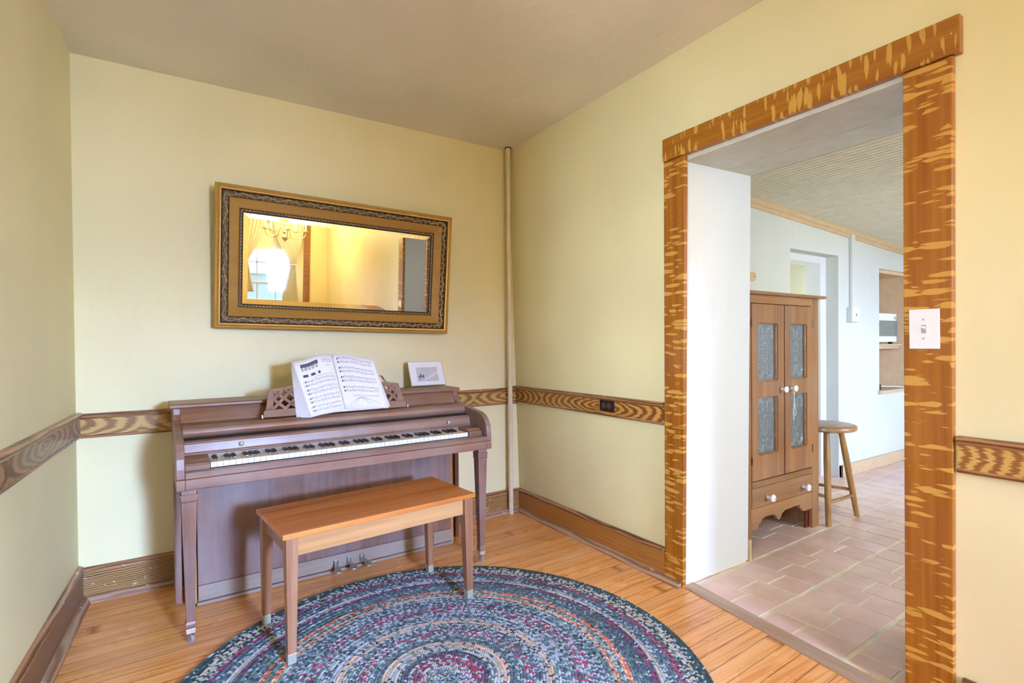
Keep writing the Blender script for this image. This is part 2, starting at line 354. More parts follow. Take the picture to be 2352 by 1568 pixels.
def make_floor():
    m, t, b = mat('heart_pine_boards')
    v = obco(t, rot=(0, 0, radians(-3.2))); s = N(t, 'ShaderNodeSeparateXYZ', {0: v})
    W = 0.068
    yy = math_(t, 'DIVIDE', s.outputs[1], W); row = math_(t, 'FLOOR', yy); fr = math_(t, 'FRACT', yy)
    wn = N(t, 'ShaderNodeTexWhiteNoise', {'W': row}, noise_dimensions='1D')
    xx = math_(t, 'ADD', math_(t, 'DIVIDE', s.outputs[0], 7.3), math_(t, 'MULTIPLY', wn.outputs[0], 7.0))
    col = math_(t, 'FLOOR', xx); fx = math_(t, 'FRACT', xx)
    cb = N(t, 'ShaderNodeCombineXYZ', {0: row, 1: col, 2: 3.3})
    w2 = N(t, 'ShaderNodeTexWhiteNoise', {'Vector': cb.outputs[0]}, noise_dimensions='3D')
    off = N(t, 'ShaderNodeVectorMath', {0: w2.outputs[1], 'Scale': 37.0}, operation='SCALE')
    gv = N(t, 'ShaderNodeVectorMath', {0: obco(t, (0.55, 22, 1), rot=(0, 0, radians(-3.2))), 1: off.outputs[0]}, operation='ADD')
    g1 = N(t, 'ShaderNodeTexNoise', {'Vector': gv.outputs[0], 'Scale': 1.0, 'Detail': 2.0, 'Distortion': 0.4})
    rings = math_(t, 'ADD', math_(t, 'MULTIPLY', math_(t, 'SINE', math_(t, 'MULTIPLY', g1.outputs[0], 58.0)), 0.5), 0.5)
    gf = N(t, 'ShaderNodeTexNoise', {'Vector': obco(t, (1.6, 210, 1), rot=(0, 0, radians(-3.2))), 'Scale': 1.0, 'Detail': 3.0})
    f = math_(t, 'ADD', math_(t, 'MULTIPLY', rings, 0.30), math_(t, 'MULTIPLY', gf.outputs[0], 0.70))
    c = ramp(t, f, [(0.15, (0.58, 0.19, 0.035)), (0.5, (0.88, 0.41, 0.125)), (0.85, (0.96, 0.58, 0.24))])
    tone = ramp(t, w2.outputs[0], [(0.0, (0.80, 0.72, 0.64)), (0.5, (0.95, 0.92, 0.88)), (1.0, (1.0, 1.0, 1.0))])
    c = mix(t, 1.0, c, tone, 'MULTIPLY')
    gap = math_(t, 'MINIMUM', fr, math_(t, 'SUBTRACT', 1.0, fr))
    gm = ramp(t, gap, [(0.008, (0.22, 0.16, 0.12)), (0.03, (1, 1, 1))])
    c = mix(t, 1.0, c, gm, 'MULTIPLY')
    gx = math_(t, 'MINIMUM', fx, math_(t, 'SUBTRACT', 1.0, fx))
    c = mix(t, 1.0, c, ramp(t, gx, [(0.0001, (0.45, 0.35, 0.25)), (0.0004, (1, 1, 1))]), 'MULTIPLY')
    # worn dusty finish
    nd = N(t, 'ShaderNodeTexNoise', {'Vector': obco(t, (1, 2.5, 1)), 'Scale': 2.6, 'Detail': 6.0})
    c = mix(t, math_(t, 'MULTIPLY', ramp(t, nd.outputs[0], [(0.50, (0, 0, 0)), (0.78, (1, 1, 1))]), 0.28), c, (0.66, 0.52, 0.42))
    t.links.new(c, b.inputs['Base Color'])
    t.links.new(ramp(t, nd.outputs[0], [(0.35, (0.22, 0.22, 0.22)), (0.7, (0.42, 0.42, 0.42))]), b.inputs['Roughness'])
    bump(t, b, gm, 0.3, 0.002); return m
FLOORM = make_floor()

# ------------------------------------------------------------------ room shell
CZ = 2.495
LEAN = 0.028
nz = Vector((-LEAN, 0, 1)).normalized(); nu = Vector((0, 1, 0)); nn = nz.cross(nu)   # nn points into the room (-x)
MR = Matrix((nu, nn, nz)).transposed().to_4x4(); MR.translation = Vector((2.02, 0, 0))    # local x = along wall (+y), y = into room, z = up
MR = MR  # local (u, out, up)
ldir = Vector((0.044, 1, 0)).normalized(); ln = Vector((0, 0, 1)).cross(ldir) * -1            # points +x
ML = Matrix((-ldir, ln, Vector((0, 0, 1)))).transposed().to_4x4(); ML.translation = Vector((-0.392, 3.08, 0))  # local x runs from the corner towards the viewer
YB = 3.08

bm = BM(); box(bm, -0.95, 2.02, -3.3, 3.3, -0.12, 0.0); struct('floor', bm, FLOORM)
bm = BM(); box(bm, -1.0, 2.45, -3.3, 3.4, CZ, CZ+0.15); struct('ceiling', bm, CEIL)
bm = BM(); box(bm, -0.9, 2.5, YB, YB+0.3, 0.0, CZ); struct('wall_back', bm, CREAM)
bm = BM()
for a, b_, z0, z1 in ((-0.1, 2.7, -0.05, 2.55), (3.7, 6.7, -0.05, 2.55), (2.7, 3.7, -0.05, 0.88), (2.7, 3.7, 2.15, 2.55)): box(bm, a, b_, -0.35, 0, z0, z1)
struct('wall_left', bm, CREAM_L, M=ML)
# front wall (behind the viewer) with window opening
FY = -3.0
bm = BM()
for a, b_, z0, z1 in ((-0.9, 0.677, 0, CZ), (1.477, 2.5, 0, CZ), (0.677, 1.477, 0, 0.88), (0.677, 1.477, 2.15, CZ)): box(bm, a, b_, FY-0.25, FY, z0, z1)
struct('wall_front', bm, CREAM)
# right wall with the doorway; its reveal leans a little
bm = BM(); T = -0.50; ZL = 1.995
prism(bm, [(1.668, -0.05), (3.3, -0.05), (3.3, 2.56), (1.606, 2.56), (1.606, ZL)], 'y', T, 0)
prism(bm, [(-3.3, -0.05), (0.748, -0.05), (0.735, ZL), (0.735, 2.56), (-3.3, 2.56)], 'y', T, 0)
box(bm, 0.735, 1.606, T, 0, ZL+0.012, 2.56)
struct('wall_right', bm, CREAM, M=MR)
# plaster lining of the doorway (thin skim on both reveals)
bm = BM()
prism(bm, [(1.660, 0.0), (1.668, 0.0), (1.606, ZL), (1.598, ZL)], 'y', T-0.004, -0.004)
struct('trim_1', bm, JAMB, M=MR)
bm = BM()
prism(bm, [(0.748, 0.0), (0.756, 0.0), (0.743, ZL), (0.735, ZL)], 'y', T-0.004, -0.004)
struct('trim_2', bm, JAMB, M=MR)
# boarded lintel soffit
bm = BM()
for a, b_ in ((0.0, -0.30), (-0.3025, T-0.006)): box(bm, 0.735, 1.606, b_, a, ZL-0.006, ZL+0.012)
struct('trim_3', bm, LINTEL, M=MR, bevel=0.0015)

# casings of the doorway
bm = BM(); prism(bm, [(1.648, 0.0), (1.757, 0.0), (1.70, 2.008), (1.580, 2.008)], 'y', 0, 0.024); struct('trim_4', bm, CASE_V, M=MR, bevel=0.003)
bm = BM(); prism(bm, [(0.625, 0.0), (0.752, 0.0), (0.736, 2.002), (0.609, 2.002)], 'y', 0, 0.024); struct('trim_5', bm, CASE_V, M=MR, bevel=0.003)
bm = BM(); prism(bm, [(0.590, 2.004), (1.703, 2.010), (1.700, 2.113), (0.590, 2.114)], 'y', 0, 0.030); struct('trim_6', bm, CASE_H, M=MR, bevel=0.003)

def rail(n, M, a, b_, face, z0=0.762, z1=0.872):
    bm = BM(); box(bm, a, b_, 0, 0.018, z0+0.012, z1-0.022); struct('trim_%d' % n, bm, face, M=M, bevel=0.001)
    bm = BM(); prism(bm, [(0, z1-0.024), (0.022, z1-0.024), (0.030, z1-0.012), (0.030, z1-0.006), (0.020, z1), (0, z1)], 'x', a, b_); struct('trim_%d' % (n+1), bm, CAP, M=M, bevel=0.002)
    bm = BM(); prism(bm, [(0, z0), (0.018, z0), (0.024, z0+0.006), (0.020, z0+0.013), (0, z0+0.013)], 'x', a, b_); struct('trim_%d' % (n+2), bm, CAP, M=M, bevel=0.002)
MB = Matrix((Vector((1, 0, 0)), Vector((0, -1, 0)), Vector((0, 0, 1)))).transposed().to_4x4(); MB.translation = Vector((0, YB, 0))  # local y out of the back wall (mirrored frame)
MBr = Matrix.Translation((0, YB, 0)) @ Matrix.Rotation(pi, 4, 'Z')   # local x = -world x, local y = into room
rail(7, MR, 1.742, 3.09, RAIL)
rail(10, MR, -3.0, 0.612, RAIL_F)
rail(13, MBr, -1.992, 0.378, RAIL_B, 0.748, 0.860)
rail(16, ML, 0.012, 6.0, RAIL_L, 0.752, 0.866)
def baseb(side, M, a, b_, face, zt=0.155, e0=0.0, e1=0.0):
    bm = BM(); box(bm, a, b_, 0, 0.020, 0.012, zt-0.018)
    o = struct('baseboard_%s' % side, bm, face, M=M, bevel=0.001)
    bm = BM(); prism(bm, [(0, zt-0.02), (0.024, zt-0.02), (0.022, zt-0.010), (0.010, zt), (0, zt)], 'x', a, b_); struct('cap', bm, CAP, parent=o, bevel=0.002)
    bm = BM(); pr = [(0.0, 0.0), (0.048, 0.0)]+[(0.020+0.028*cos(radians(t)), 0.028*sin(radians(t))) for t in (20, 40, 60, 80)]+[(0.02, 0.03), (0, 0.03)]
    prism(bm, pr, 'x', a-e0, b_+e1); struct('shoe_moulding', bm, SHOE, parent=o)
baseb('right', MR, 1.758, 3.07, BASE, e0=0.10)
baseb('right_front', MR, -3.0, 0.606, BASE, 0.13)
baseb('back', MBr, -2.005, 0.380, BASE_B)
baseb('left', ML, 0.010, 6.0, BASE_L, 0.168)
# threshold strips
bm = BM(); prism(bm, [(2.012, 1.672), (2.030, 1.690), (2.085, 1.662), (1.990, 0.735), (1.905, 0.735)], 'z', -0.002, 0.006)
struct('trim_20', bm, wood('threshold_wood', (0.30, 0.16, 0.08), (0.58, 0.40, 0.25), 'y', 0.5, 1.0, dust_sheen=((0.4, 0.34, 0.28), 0.5)), bevel=0.002)

# corner pipe
pp = thing('corner_pipe', 'thin cream painted pipe running floor to ceiling in the corner', 'pipe', (1.915, 3.03, 0))
bm = BM(); lathe(bm, [(0.0165, 0.0), (0.0165, CZ)], 16); obj('pipe_length', bm, PIPE, pp, smooth='auto')
bm = BM(); lathe(bm, [(0.023, CZ-0.004), (0.023, CZ+0.001)], 16); obj('ceiling_hole_rim', bm, NEAR_BLACK, pp, smooth='auto')

# ------------------------------------------------------------------ front window, curtains (seen in the mirror)
def window(n, M, W_, z0, z1, cols, rows_top, rail_z, gap=0.0):
    # local: x across, y into room, z up; centred on x=0
    bm = BM(); h = W_/2
    box(bm, -h, -h+0.035, -0.10, -0.04, z0, z1); box(bm, h-0.035, h, -0.10, -0.04, z0, z1)
    box(bm, -h, h, -0.10, -0.04, z0, z0+0.05); box(bm, -h, h, -0.10, -0.04, z1-0.05, z1); box(bm, -h, h, -0.10, -0.035, rail_z-0.02, rail_z+0.02)
    o = struct('window_%d' % n, bm, flat('window_sash_%d' % n, (0.42, 0.43, 0.45), 0.5), M=M, bevel=0.002)
    bm = BM()
    for i in range(1, cols): x = -h+W_*i/cols; box(bm, x-0.009, x+0.009, -0.085, -0.06, z0+0.03, z1-0.03)
    for j in range(1, rows_top): z = rail_z+(z1-rail_z)*j/rows_top; box(bm, -h+0.02, h-0.02, -0.085, -0.06, z-0.009, z+0.009)
    struct('muntins', bm, o.data.materials[0], parent=o)
    bm = BM(); box(bm, -h+0.01, h-0.01, -0.074, -0.071, z0+0.02, z1-0.02); struct('pane', bm, GLASS, parent=o)
    bm = BM(); box(bm, -h-0.09, h+0.09, -0.05, 0.05, z0-0.03, z0); struct('sill', bm, JAMB, parent=o, bevel=0.003)
    bm = BM()
    for a, b_, c, d in ((-h-gap-0.10, -h-gap, z0-0.1, z1+0.1), (h+gap, h+gap+0.10, z0-0.1, z1+0.1), (-h-gap, h+gap, z1, z1+0.1)): box(bm, a, b_, 0, 0.022, c, d)
    struct('casing', bm, CAP, parent=o, bevel=0.003)
    return o
MF = Matrix.Translation((1.077, FY, 0))
window(1, MF, 0.80, 0.88, 2.15, 3, 3, 1.185, 0.135)
window(2, ML @ Matrix.Translation((3.2, 0, 0)), 1.0, 0.88, 2.15, 3, 3, 1.185, 0.0)  # unseen window added in the left wall to admit the side fill
FAB = flat('sheer_curtain_fabric', (0.66, 0.64, 0.54), 0.85, var=0.03)
def curtain(name, label, xa, xb, tie_x, tie_z, zt, zb, y):
    t = thing(name, label, 'curtain', (0, y, 0))
    bm = BM(); nu_, nv = 60, 40; grid = []
    for j in range(nv+1):
        z = zt+(zb-zt)*j/nv; k = (zt-z)/(zt-tie_z)
        if k < 1: s = 1-0.80*(k**1.6)
        else: s = 0.20+0.30*min(1, (tie_z-z)/0.5)
        row = []
        for i in range(nu_+1):
            u = i/nu_; x0 = xa+(xb-xa)*u; x = tie_x+(x0-tie_x)*s
            d = 0.022*sin(u*2*pi*9+0.8*sin(z*4))*(0.6+0.6*s)
            row.append(bm.verts.new((x, d, z)))
        grid.append(row)
    for j in range(nv):
        for i in range(nu_): bm.faces.new((grid[j][i], grid[j][i+1], grid[j+1][i+1], grid[j+1][i]))
    o = obj('fabric', bm, FAB, t, smooth=True); md = o.modifiers.new('s', 'SOLIDIFY'); md.thickness = 0.002
    bm = BM(); tube(bm, [(tie_x+0.06*cos(a), 0.03*sin(a)+0.0, tie_z+0.01*cos(a)) for a in [i*pi/8 for i in range(17)]], 0.008, 6); obj('tieback', bm, FAB, t, smooth=True)
curtain('tied_curtain', 'sheer cream curtain tied back at the left of the window reflected in the mirror', 0.56, 1.05, 0.74, 1.52, 2.28, 1.05, FY+0.10)
curtain('tied_curtain', 'sheer cream curtain tied back at the right of the window reflected in the mirror', 1.12, 1.60, 1.44, 1.50, 2.28, 0.88, FY+0.14)
bm = BM(); tube(bm, [(0.50, FY+0.12, 2.29), (1.66, FY+0.12, 2.29)], 0.01, 8); tag(obj('curtain_rod', bm, BRASS, smooth=True), 'thin rod carrying the sheer curtains over the reflected window', 'curtain rod')
bm = BM(); box(bm, 0.69, 1.465, FY-0.02, FY-0.015, 1.70, 2.13); lathe(bm, [(0.018, -0.38), (0.018, 0.38)], 12, Matrix.Translation((1.077, FY-0.02, 2.12)) @ Matrix.Rotation(pi/2, 4, 'Y'))
tag(obj('roller_shade', bm, flat('cream_shade', (0.70, 0.68, 0.50), 0.7)), 'cream roller shade half lowered in the window reflected in the mirror', 'window shade')
# outdoors beyond the panes
bm = BM(); box(bm, -40, 40, -80, -6, -0.9, -0.5); struct('ground_outside', bm, flat('lawn_outside', (0.22, 0.32, 0.16), 0.9, var=0.3))
sh = thing('garden_shed', 'pale shed with a white roof outside the window reflected in the mirror', 'shed', (3.2, -15, -0.5), 0.3)
bm = BM(); box(bm, -1.5, 1.5, -1.2, 1.2, 0, 1.5); obj('wall', bm, flat('shed_wall', (0.6, 0.62, 0.62), 0.8), sh)
bm = BM(); prism(bm, [(-1.8, 1.45), (1.8, 1.45), (0, 2.3)], 'y', -1.4, 1.4); obj('roof', bm, flat('shed_roof', (0.85, 0.87, 0.9), 0.5), sh)

# ------------------------------------------------------------------ chandelier (over the dining end, seen in the mirror)
CH = thing('chandelier', 'polished brass chandelier with curved arms reflected at the top of the mirror', 'chandelier', (1.167, -1.80, 0))
def P_(o): return o
bm = BM(); zc = 1.922
lathe(bm, [(0, zc-0.105), (0.006, zc-0.10), (0.010, zc-0.085), (0.022, zc-0.078), (0.046, zc-0.055), (0.050, zc-0.038), (0.042, zc-0.02), (0.018, zc-0.008), (0.014, zc+0.01), (0.03, zc+0.02), (0.034, zc+0.035), (0.02, zc+0.05), (0.014, zc+0.07), (0.02, zc+0.10), (0.012, zc+0.15), (0.026, zc+0.19), (0.012, zc+0.22), (0.006, zc+0.24)], 24)
obj('body', bm, BRASS, CH, smooth=True)
bm = BM(); tube(bm, [(0, 0, zc+0.23), (0, 0, CZ-0.02)], 0.005, 8); obj('chain', bm, BRASS, CH, smooth=True)
bm = BM(); lathe(bm, [(0.055, CZ-0.03), (0.06, CZ-0.01), (0.06, CZ)], 24); obj('ceiling_cup', bm, BRASS, CH, smooth='auto')
bulbm, t_, b_ = mat('bulb_added_glow'); b_.inputs['Emission Color'].default_value = (1, 0.78, 0.45, 1); b_.inputs['Emission Strength'].default_value = 12.0; b_.inputs['Base Color'].default_value = (1, 0.9, 0.7, 1)  # bulb glow is added, the chandelier itself looks unlit
for i in range(5):
    a = radians(72*i+20); e = Vector((cos(a), sin(a), 0))
    def q(r, z): return (e.x*r, e.y*r, zc+z)
    bm = BM(); tube(bm, curve_pts([q(0.02, 0.05), q(0.07, 0.10), q(0.11, 0.05), q(0.14, -0.02), q(0.20, -0.045), q(0.255, -0.01), q(0.265, 0.05)], 6), 0.0065, 8); o = obj('arm', bm, BRASS, CH, smooth=True)
    bm = BM(); lathe(bm, [(0.012, 0.045), (0.045, 0.055), (0.048, 0.060), (0.014, 0.064), (0.016, 0.075), (0.016, 0.085)], 16, Matrix.Translation((e.x*0.265, e.y*0.265, zc))); obj('drip_pan', bm, BRASS, o, smooth=True)
    bm = BM(); lathe(bm, [(0.011, 0.08), (0.011, 0.16)], 12, Matrix.Translation((e.x*0.265, e.y*0.265, zc))); obj('candle_sleeve', bm, PAPER, o, smooth='auto')
    bm = BM(); lathe(bm, [(0.006, 0.16), (0.014, 0.18), (0.015, 0.20), (0.006, 0.23), (0, 0.245)], 12, Matrix.Translation((e.x*0.265, e.y*0.265, zc))); obj('bulb', bm, bulbm, o, smooth=True)
    l = bpy.data.lights.new('chandelier_fill', 'POINT'); l.energy = 12.0; l.color = (1.0, 0.77, 0.34); l.shadow_soft_size = 0.10  # added warm fill for upper walls and ceiling, placed at the bulbs
    lo = bpy.data.objects.new('chandelier_fill', l); COL.objects.link(lo); lo.parent = CH; lo.location = (e.x*0.265, e.y*0.265, zc+0.28)
# ------------------------------------------------------------------ mirror
MT = radians(4.6)
MIR = thing('wall_mirror', 'wide gilt framed mirror with leafy relief hanging tilted above the piano', 'mirror')
# local: x right, y into the wall, z up, origin at the bottom centre
rotm = Matrix.Rotation(radians(1.1), 4, 'Y') @ Matrix.Rotation(MT, 4, 'X')
MIR.matrix_world = Matrix.Translation((0.798, 3.052, 1.245)) @ Matrix.Rotation(radians(-0.5), 4, 'Z') @ rotm
MW, MH = 1.284, 0.722
def frame_ring(bm, prof, w, h):
    # prof: (inset from outer edge, y towards room negative) swept round the rectangle with mitres
    cor = [(-1, 0), (1, 0), (1, 1), (-1, 1)]
    rings = []
    for sx, sz in cor:
        rings.append([bm.verts.new((sx*(w/2-i), y, (i if sz == 0 else h-i))) for i, y in prof])
    n = len(prof); fs = []
    for k in range(4):
        A, B = rings[k], rings[(k+1) % 4]
        for i in range(n-1): fs.append(bm.faces.new((A[i], B[i], B[i+1], A[i+1])))
    return fs
bm = BM(); frame_ring(bm, [(0, 0), (0, -0.034), (0.003, -0.038), (0.010, -0.040), (0.013, -0.037), (0.016, -0.040), (0.021, -0.043), (0.026, -0.041), (0.029, -0.033)], MW, MH); o = obj('outer_moulding', bm, GOLDR, MIR, smooth='auto')
bm = BM(); frame_ring(bm, [(0.029, -0.033), (0.034, -0.026), (0.058, -0.026), (0.062, -0.032)], MW, MH); obj('relief_ground', bm, DARKG, MIR)
bm = BM(); frame_ring(bm, [(0.062, -0.032), (0.064, -0.034), (0.066, -0.032), (0.106, -0.016), (0.108, -0.018), (0.110, -0.016)], MW, MH); obj('gilt_slope', bm, GOLD, MIR)
bm = BM(); frame_ring(bm, [(0.110, -0.016), (0.112, -0.012), (0.124, -0.010), (0.127, -0.013), (0.129, -0.006)], MW, MH); obj('sight_edge', bm, DARKG, MIR)
def along(fn_, step, inset):
    # place motif centres along the four sides; returns (pos, tangent angle)
    out = []
    for s in range(4):
        L = (MW if s in (0, 2) else MH)-2*inset; n = max(1, round(L/step))
        for k in range(n):
            d = (k+0.5)*L/n-L/2
            if s == 0: p, a = (d, inset), 0
            elif s == 1: p, a = (MW/2-inset, MH/2+d), pi/2
            elif s == 2: p, a = (-d, MH-inset), pi
            else: p, a = (-MW/2+inset, MH/2-d), -pi/2
            out.append((p, a, k, L/n))
    return out
def leaf(bm, cx, cz, ang, L, W, y0, hgt):
    # a lobed raised leaf on the frame face
    c, s = cos(ang), sin(ang)
    outl = [(0, 0), (0.18, 0.32), (0.34, 0.22), (0.48, 0.50), (0.62, 0.26), (0.80, 0.30), (1.0, 0.0)]
    up = [(u, v) for u, v in outl]; dn = [(u, -v) for u, v in outl[1:-1]][::-1]
    ring = up+dn; vs = []
    for u, v in ring:
        x, z = (u-0.5)*L, v*W; vs.append(bm.verts.new((cx+x*c-z*s, y0, cz+x*s+z*c)))
    mid = [bm.verts.new((cx+(u-0.5)*L*c, y0-hgt*k, cz+(u-0.5)*L*s)) for u, k in ((0.25, 0.8), (0.5, 1.0), (0.75, 0.7))]
    n = len(vs)
    for i in range(n):
        a, b2 = vs[i], vs[(i+1) % n]
        u = (ring[i][0]+ring[(i+1) % n][0])/2; mdl = mid[0] if u < 0.37 else (mid[1] if u < 0.66 else mid[2])
        bm.faces.new((a, b2, mdl))
    for i, j, k in ((0, 0, 0),): pass
bm = BM()
for (p, a, k, st) in along(None, 0.055, 0.046):
    sg = 1 if k % 2 else -1
    c, s = cos(a), sin(a)
    pts = []
    for i in range(9):
        u = (i/8-0.5)*st; v = 0.008*sin(i/8*pi)*sg
        pts.append((p[0]+u*c-v*s, -0.030, p[1]+u*s+v*c))
    tube(bm, pts, 0.0022, 6)
    for du, dv, da, L in ((-0.008, -0.003*sg, 0.9*sg, 0.030), (0.012, 0.003*sg, -0.8*sg, 0.028), (0.020, -0.006*sg, 2.3*sg, 0.020)):
        leaf(bm, p[0]+du*c-dv*s, p[1]+du*s+dv*c, a+da, L, 0.019, -0.0275, 0.010)
    ball(bm, (p[0]-0.019*c, -0.031, p[1]-0.019*s), 0.0045, seg=6)
obj('leaf_relief', bm, LEAFG, MIR, smooth=False)
bm = BM()
for (p, a, k, st) in along(None, 0.017, 0.1175):
    c, s = cos(a), sin(a)
    ball(bm, (p[0], -0.0125, p[1]), 0.0042, (1, 1, 1), 6)
    leaf(bm, p[0]+0.006*c, p[1]+0.006*s, a+(0.7 if k % 2 else -0.7), 0.013, 0.008, -0.0115, 0.005)
obj('bead_relief', bm, LEAFG, MIR)
gw, gh, gi, bv = MW/2-0.127, MH-0.254, 0.127, 0.026
bm = BM()
o4 = [bm.verts.new(c) for c in ((-gw, -0.0045, gi), (gw, -0.0045, gi), (gw, -0.0045, gi+gh), (-gw, -0.0045, gi+gh))]
i4 = [bm.verts.new(c) for c in ((-gw+bv, -0.0055, gi+bv), (gw-bv, -0.0055, gi+bv), (gw-bv, -0.0055, gi+gh-bv), (-gw+bv, -0.0055, gi+gh-bv))]
bm.faces.new(i4)
for k in range(4): bm.faces.new((o4[k], o4[(k+1) % 4], i4[(k+1) % 4], i4[k]))
obj('mirror_glass', bm, MIRROR, MIR)
bm = BM(); box(bm, -MW/2+0.004, MW/2-0.004, -0.004, 0.0, 0.004, MH-0.004); obj('backboard', bm, DARKG, MIR)

# ------------------------------------------------------------------ piano
PN = thing('upright_piano', 'dark walnut spinet piano with open keyboard against the back wall', 'piano', (-0.010, 2.370, 0), radians(1.6))
L = 1.415
def cheek(x0, x1):
    bm = BM()
    prof = [(0.375, 0.890), (0.372, 0.862), (0.356, 0.840), (0.325, 0.826), (0.235, 0.812), (0.150, 0.803), (0.090, 0.795), (0.050, 0.781), (0.022, 0.758), (0.005, 0.728), (0.0, 0.690), (0.0, 0.650), (0.60, 0.650), (0.60, 0.890)]
    prism(bm, prof, 'x', x0, x1); return bm
for x0, x1 in ((0, 0.030), (L-0.030, L)):
    c = obj('cheek', cheek(x0, x1), PIANO_Z, PN, bevel=0.004, seg=3)
    bm = BM(); box(bm, x0-0.0005, x1+0.0005, 0.0, 0.30, 0.607, 0.649); obj('arm_block', bm, PIANO, c, bevel=0.003)
bm = BM(); prism(bm, [(0.368, 0.894), (0.372, 0.888), (0.59, 0.888), (0.59, 0.908), (0.376, 0.908), (0.368, 0.903)], 'x', -0.012, L+0.012); obj('lid', bm, PIANO, PN, bevel=0.004, seg=3)
bm = BM(); prism(bm, [(0.392, 0.888), (0.352, 0.822), (0.372, 0.815), (0.41, 0.888)], 'x', 0.030, L-0.030); obj('upper_panel', bm, PIANO, PN)
bm = BM(); prism(bm, [(0.372, 0.826), (0.256, 0.824), (0.236, 0.812), (0.230, 0.795), (0.238, 0.778), (0.256, 0.768), (0.372, 0.768)], 'x', 0.030, L-0.030); obj('music_shelf', bm, PIANO, PN, bevel=0.004, seg=3)
bm = BM(); box(bm, 0.030, L-0.030, 0.20, 0.25, 0.69, 0.770); obj('gap_shade_filler', bm, NEAR_BLACK, PN)  # near-black filler paints the shade inside the gap above the fallboard
bm = BM(); prism(bm, [(0.206, 0.770), (0.180, 0.764), (0.180, 0.7595), (0.176, 0.758), (0.170, 0.722), (0.206, 0.722)], 'x', 0.032, L-0.032); fb = obj('fallboard', bm, PIANO, PN, bevel=0.002)
bm = BM(); prism(bm, [(0.200, 0.7225), (0.164, 0.7225), (0.160, 0.716), (0.164, 0.712), (0.200, 0.712)], 'x', 0.032, L-0.032); obj('fallboard_moulding', bm, PIANO, fb, bevel=0.0015)
for x in (0.245, 1.245):
    bm = BM(); lathe(bm, [(0.004, 0), (0.004, 0.006), (0.0085, 0.010), (0.0095, 0.014), (0.006, 0.019), (0, 0.020)], 16, Matrix.Translation((x, 0.174, 0.742)) @ Matrix.Rotation(pi/2, 4, 'X')); obj('knob', bm, PALEBRASS, fb, smooth=True)
tcu = bpy.data.curves.new('maker_name', 'FONT'); tcu.body = 'WURLITZER'; tcu.size = 0.018; tcu.extrude = 0.0004; tcu.align_x = 'CENTER'; tcu.space_character = 1.02
to_ = bpy.data.objects.new('text_tmp', tcu); tme = bpy.data.meshes.new_from_object(to_); bpy.data.objects.remove(to_); o = bpy.data.objects.new('maker_name', tme); COL.objects.link(o); o.parent = fb; o.location = (0.745, 0.1722, 0.7375); o.rotation_euler = (radians(90-9.5), 0, 0); tme.materials.clear(); tme.materials.append(flat('faded_lettering', (0.20, 0.22, 0.25), 0.5))
bm = BM(); box(bm, 0.030, L-0.030, 0.0, 0.040, 0.650, 0.675); obj('key_slip', bm, PIANO, PN, bevel=0.003)
bm = BM(); box(bm, 0.030, L-0.030, 0.002, 0.045, 0.607, 0.6485); obj('lower_rail', bm, PIANO, PN, bevel=0.003)
bm = BM(); box(bm, 0.030, L-0.030, 0.045, 0.42, 0.607, 0.652); obj('keybed', bm, PIANO, PN)
for x0, x1 in ((0.031, 0.118), (L-0.108, L-0.031)):
    bm = BM(); prism(bm, [(0.046, 0.652), (0.046, 0.690), (0.052, 0.700), (0.066, 0.702), (0.072, 0.708), (0.080, 0.712), (0.155, 0.713), (0.200, 0.713), (0.2, 0.652)], 'x', x0, x1); obj('key_block', bm, PIANO, PN, bevel=0.003)
bm = BM(); box(bm, 0.118, L-0.108, 0.172, 0.178, 0.69, 0.713); obj('name_felt', bm, KICK, PN)
# keys: 52 white, 36 black
kx0, kx1 = 0.120, L-0.110; kw = (kx1-kx0)/52
bm = BM(); box(bm, kw*0.02, kw*0.98, 0, 0.13, 0, 0.0215); wme = None
wk = obj('white_key', bm, IVORY, PN, bevel=0.0009)
wk.data.materials.append(KEYTOP)
for p in wk.data.polygons:
    if p.normal.z > 0.9: p.material_index = 1
wk.location = (kx0, 0.060, 0.674)
bm = BM(); prism(bm, [(0, 0), (0.0, 0.004), (0.006, 0.0115), (0.085, 0.0115), (0.085, 0)], 'x', 0, kw*0.56); bk = obj('black_key', bm, EBONY, PN, bevel=0.0012)
first = True; fb1 = True
for i in range(52):
    if i: o = wk.copy(); COL.objects.link(o); o.location.x = kx0+i*kw
    note = (i+5) % 7   # key 0 is A
    if note in (5, 6, 1, 2, 4) and False: pass
    # names: A=5 B=6 C=0 D=1 E=2 F=3 G=4 ; sharp follows A, C, D, F, G
    if note in (5, 0, 1, 3, 4) and i < 51:
        o = bk if fb1 else bk.copy()
        if not fb1: COL.objects.link(o)
        fb1 = False; o.location = (kx0+(i+1)*kw-kw*0.28, 0.108, 0.6945)
# music desk with lattice ends
DA = radians(17)
MD = Matrix.Translation((0, 0.268, 0.832)) @ Matrix.Rotation(-DA, 4, 'X')     # local x along piano, z up the desk face
dk = bpy.data.objects.new('music_desk', None)
bm = BM()
DT = 0.014
def dprism(bm, poly): prism(bm, poly, 'y', 0, DT, MD)
xL, xR = 0.350, 1.048; H = 0.145
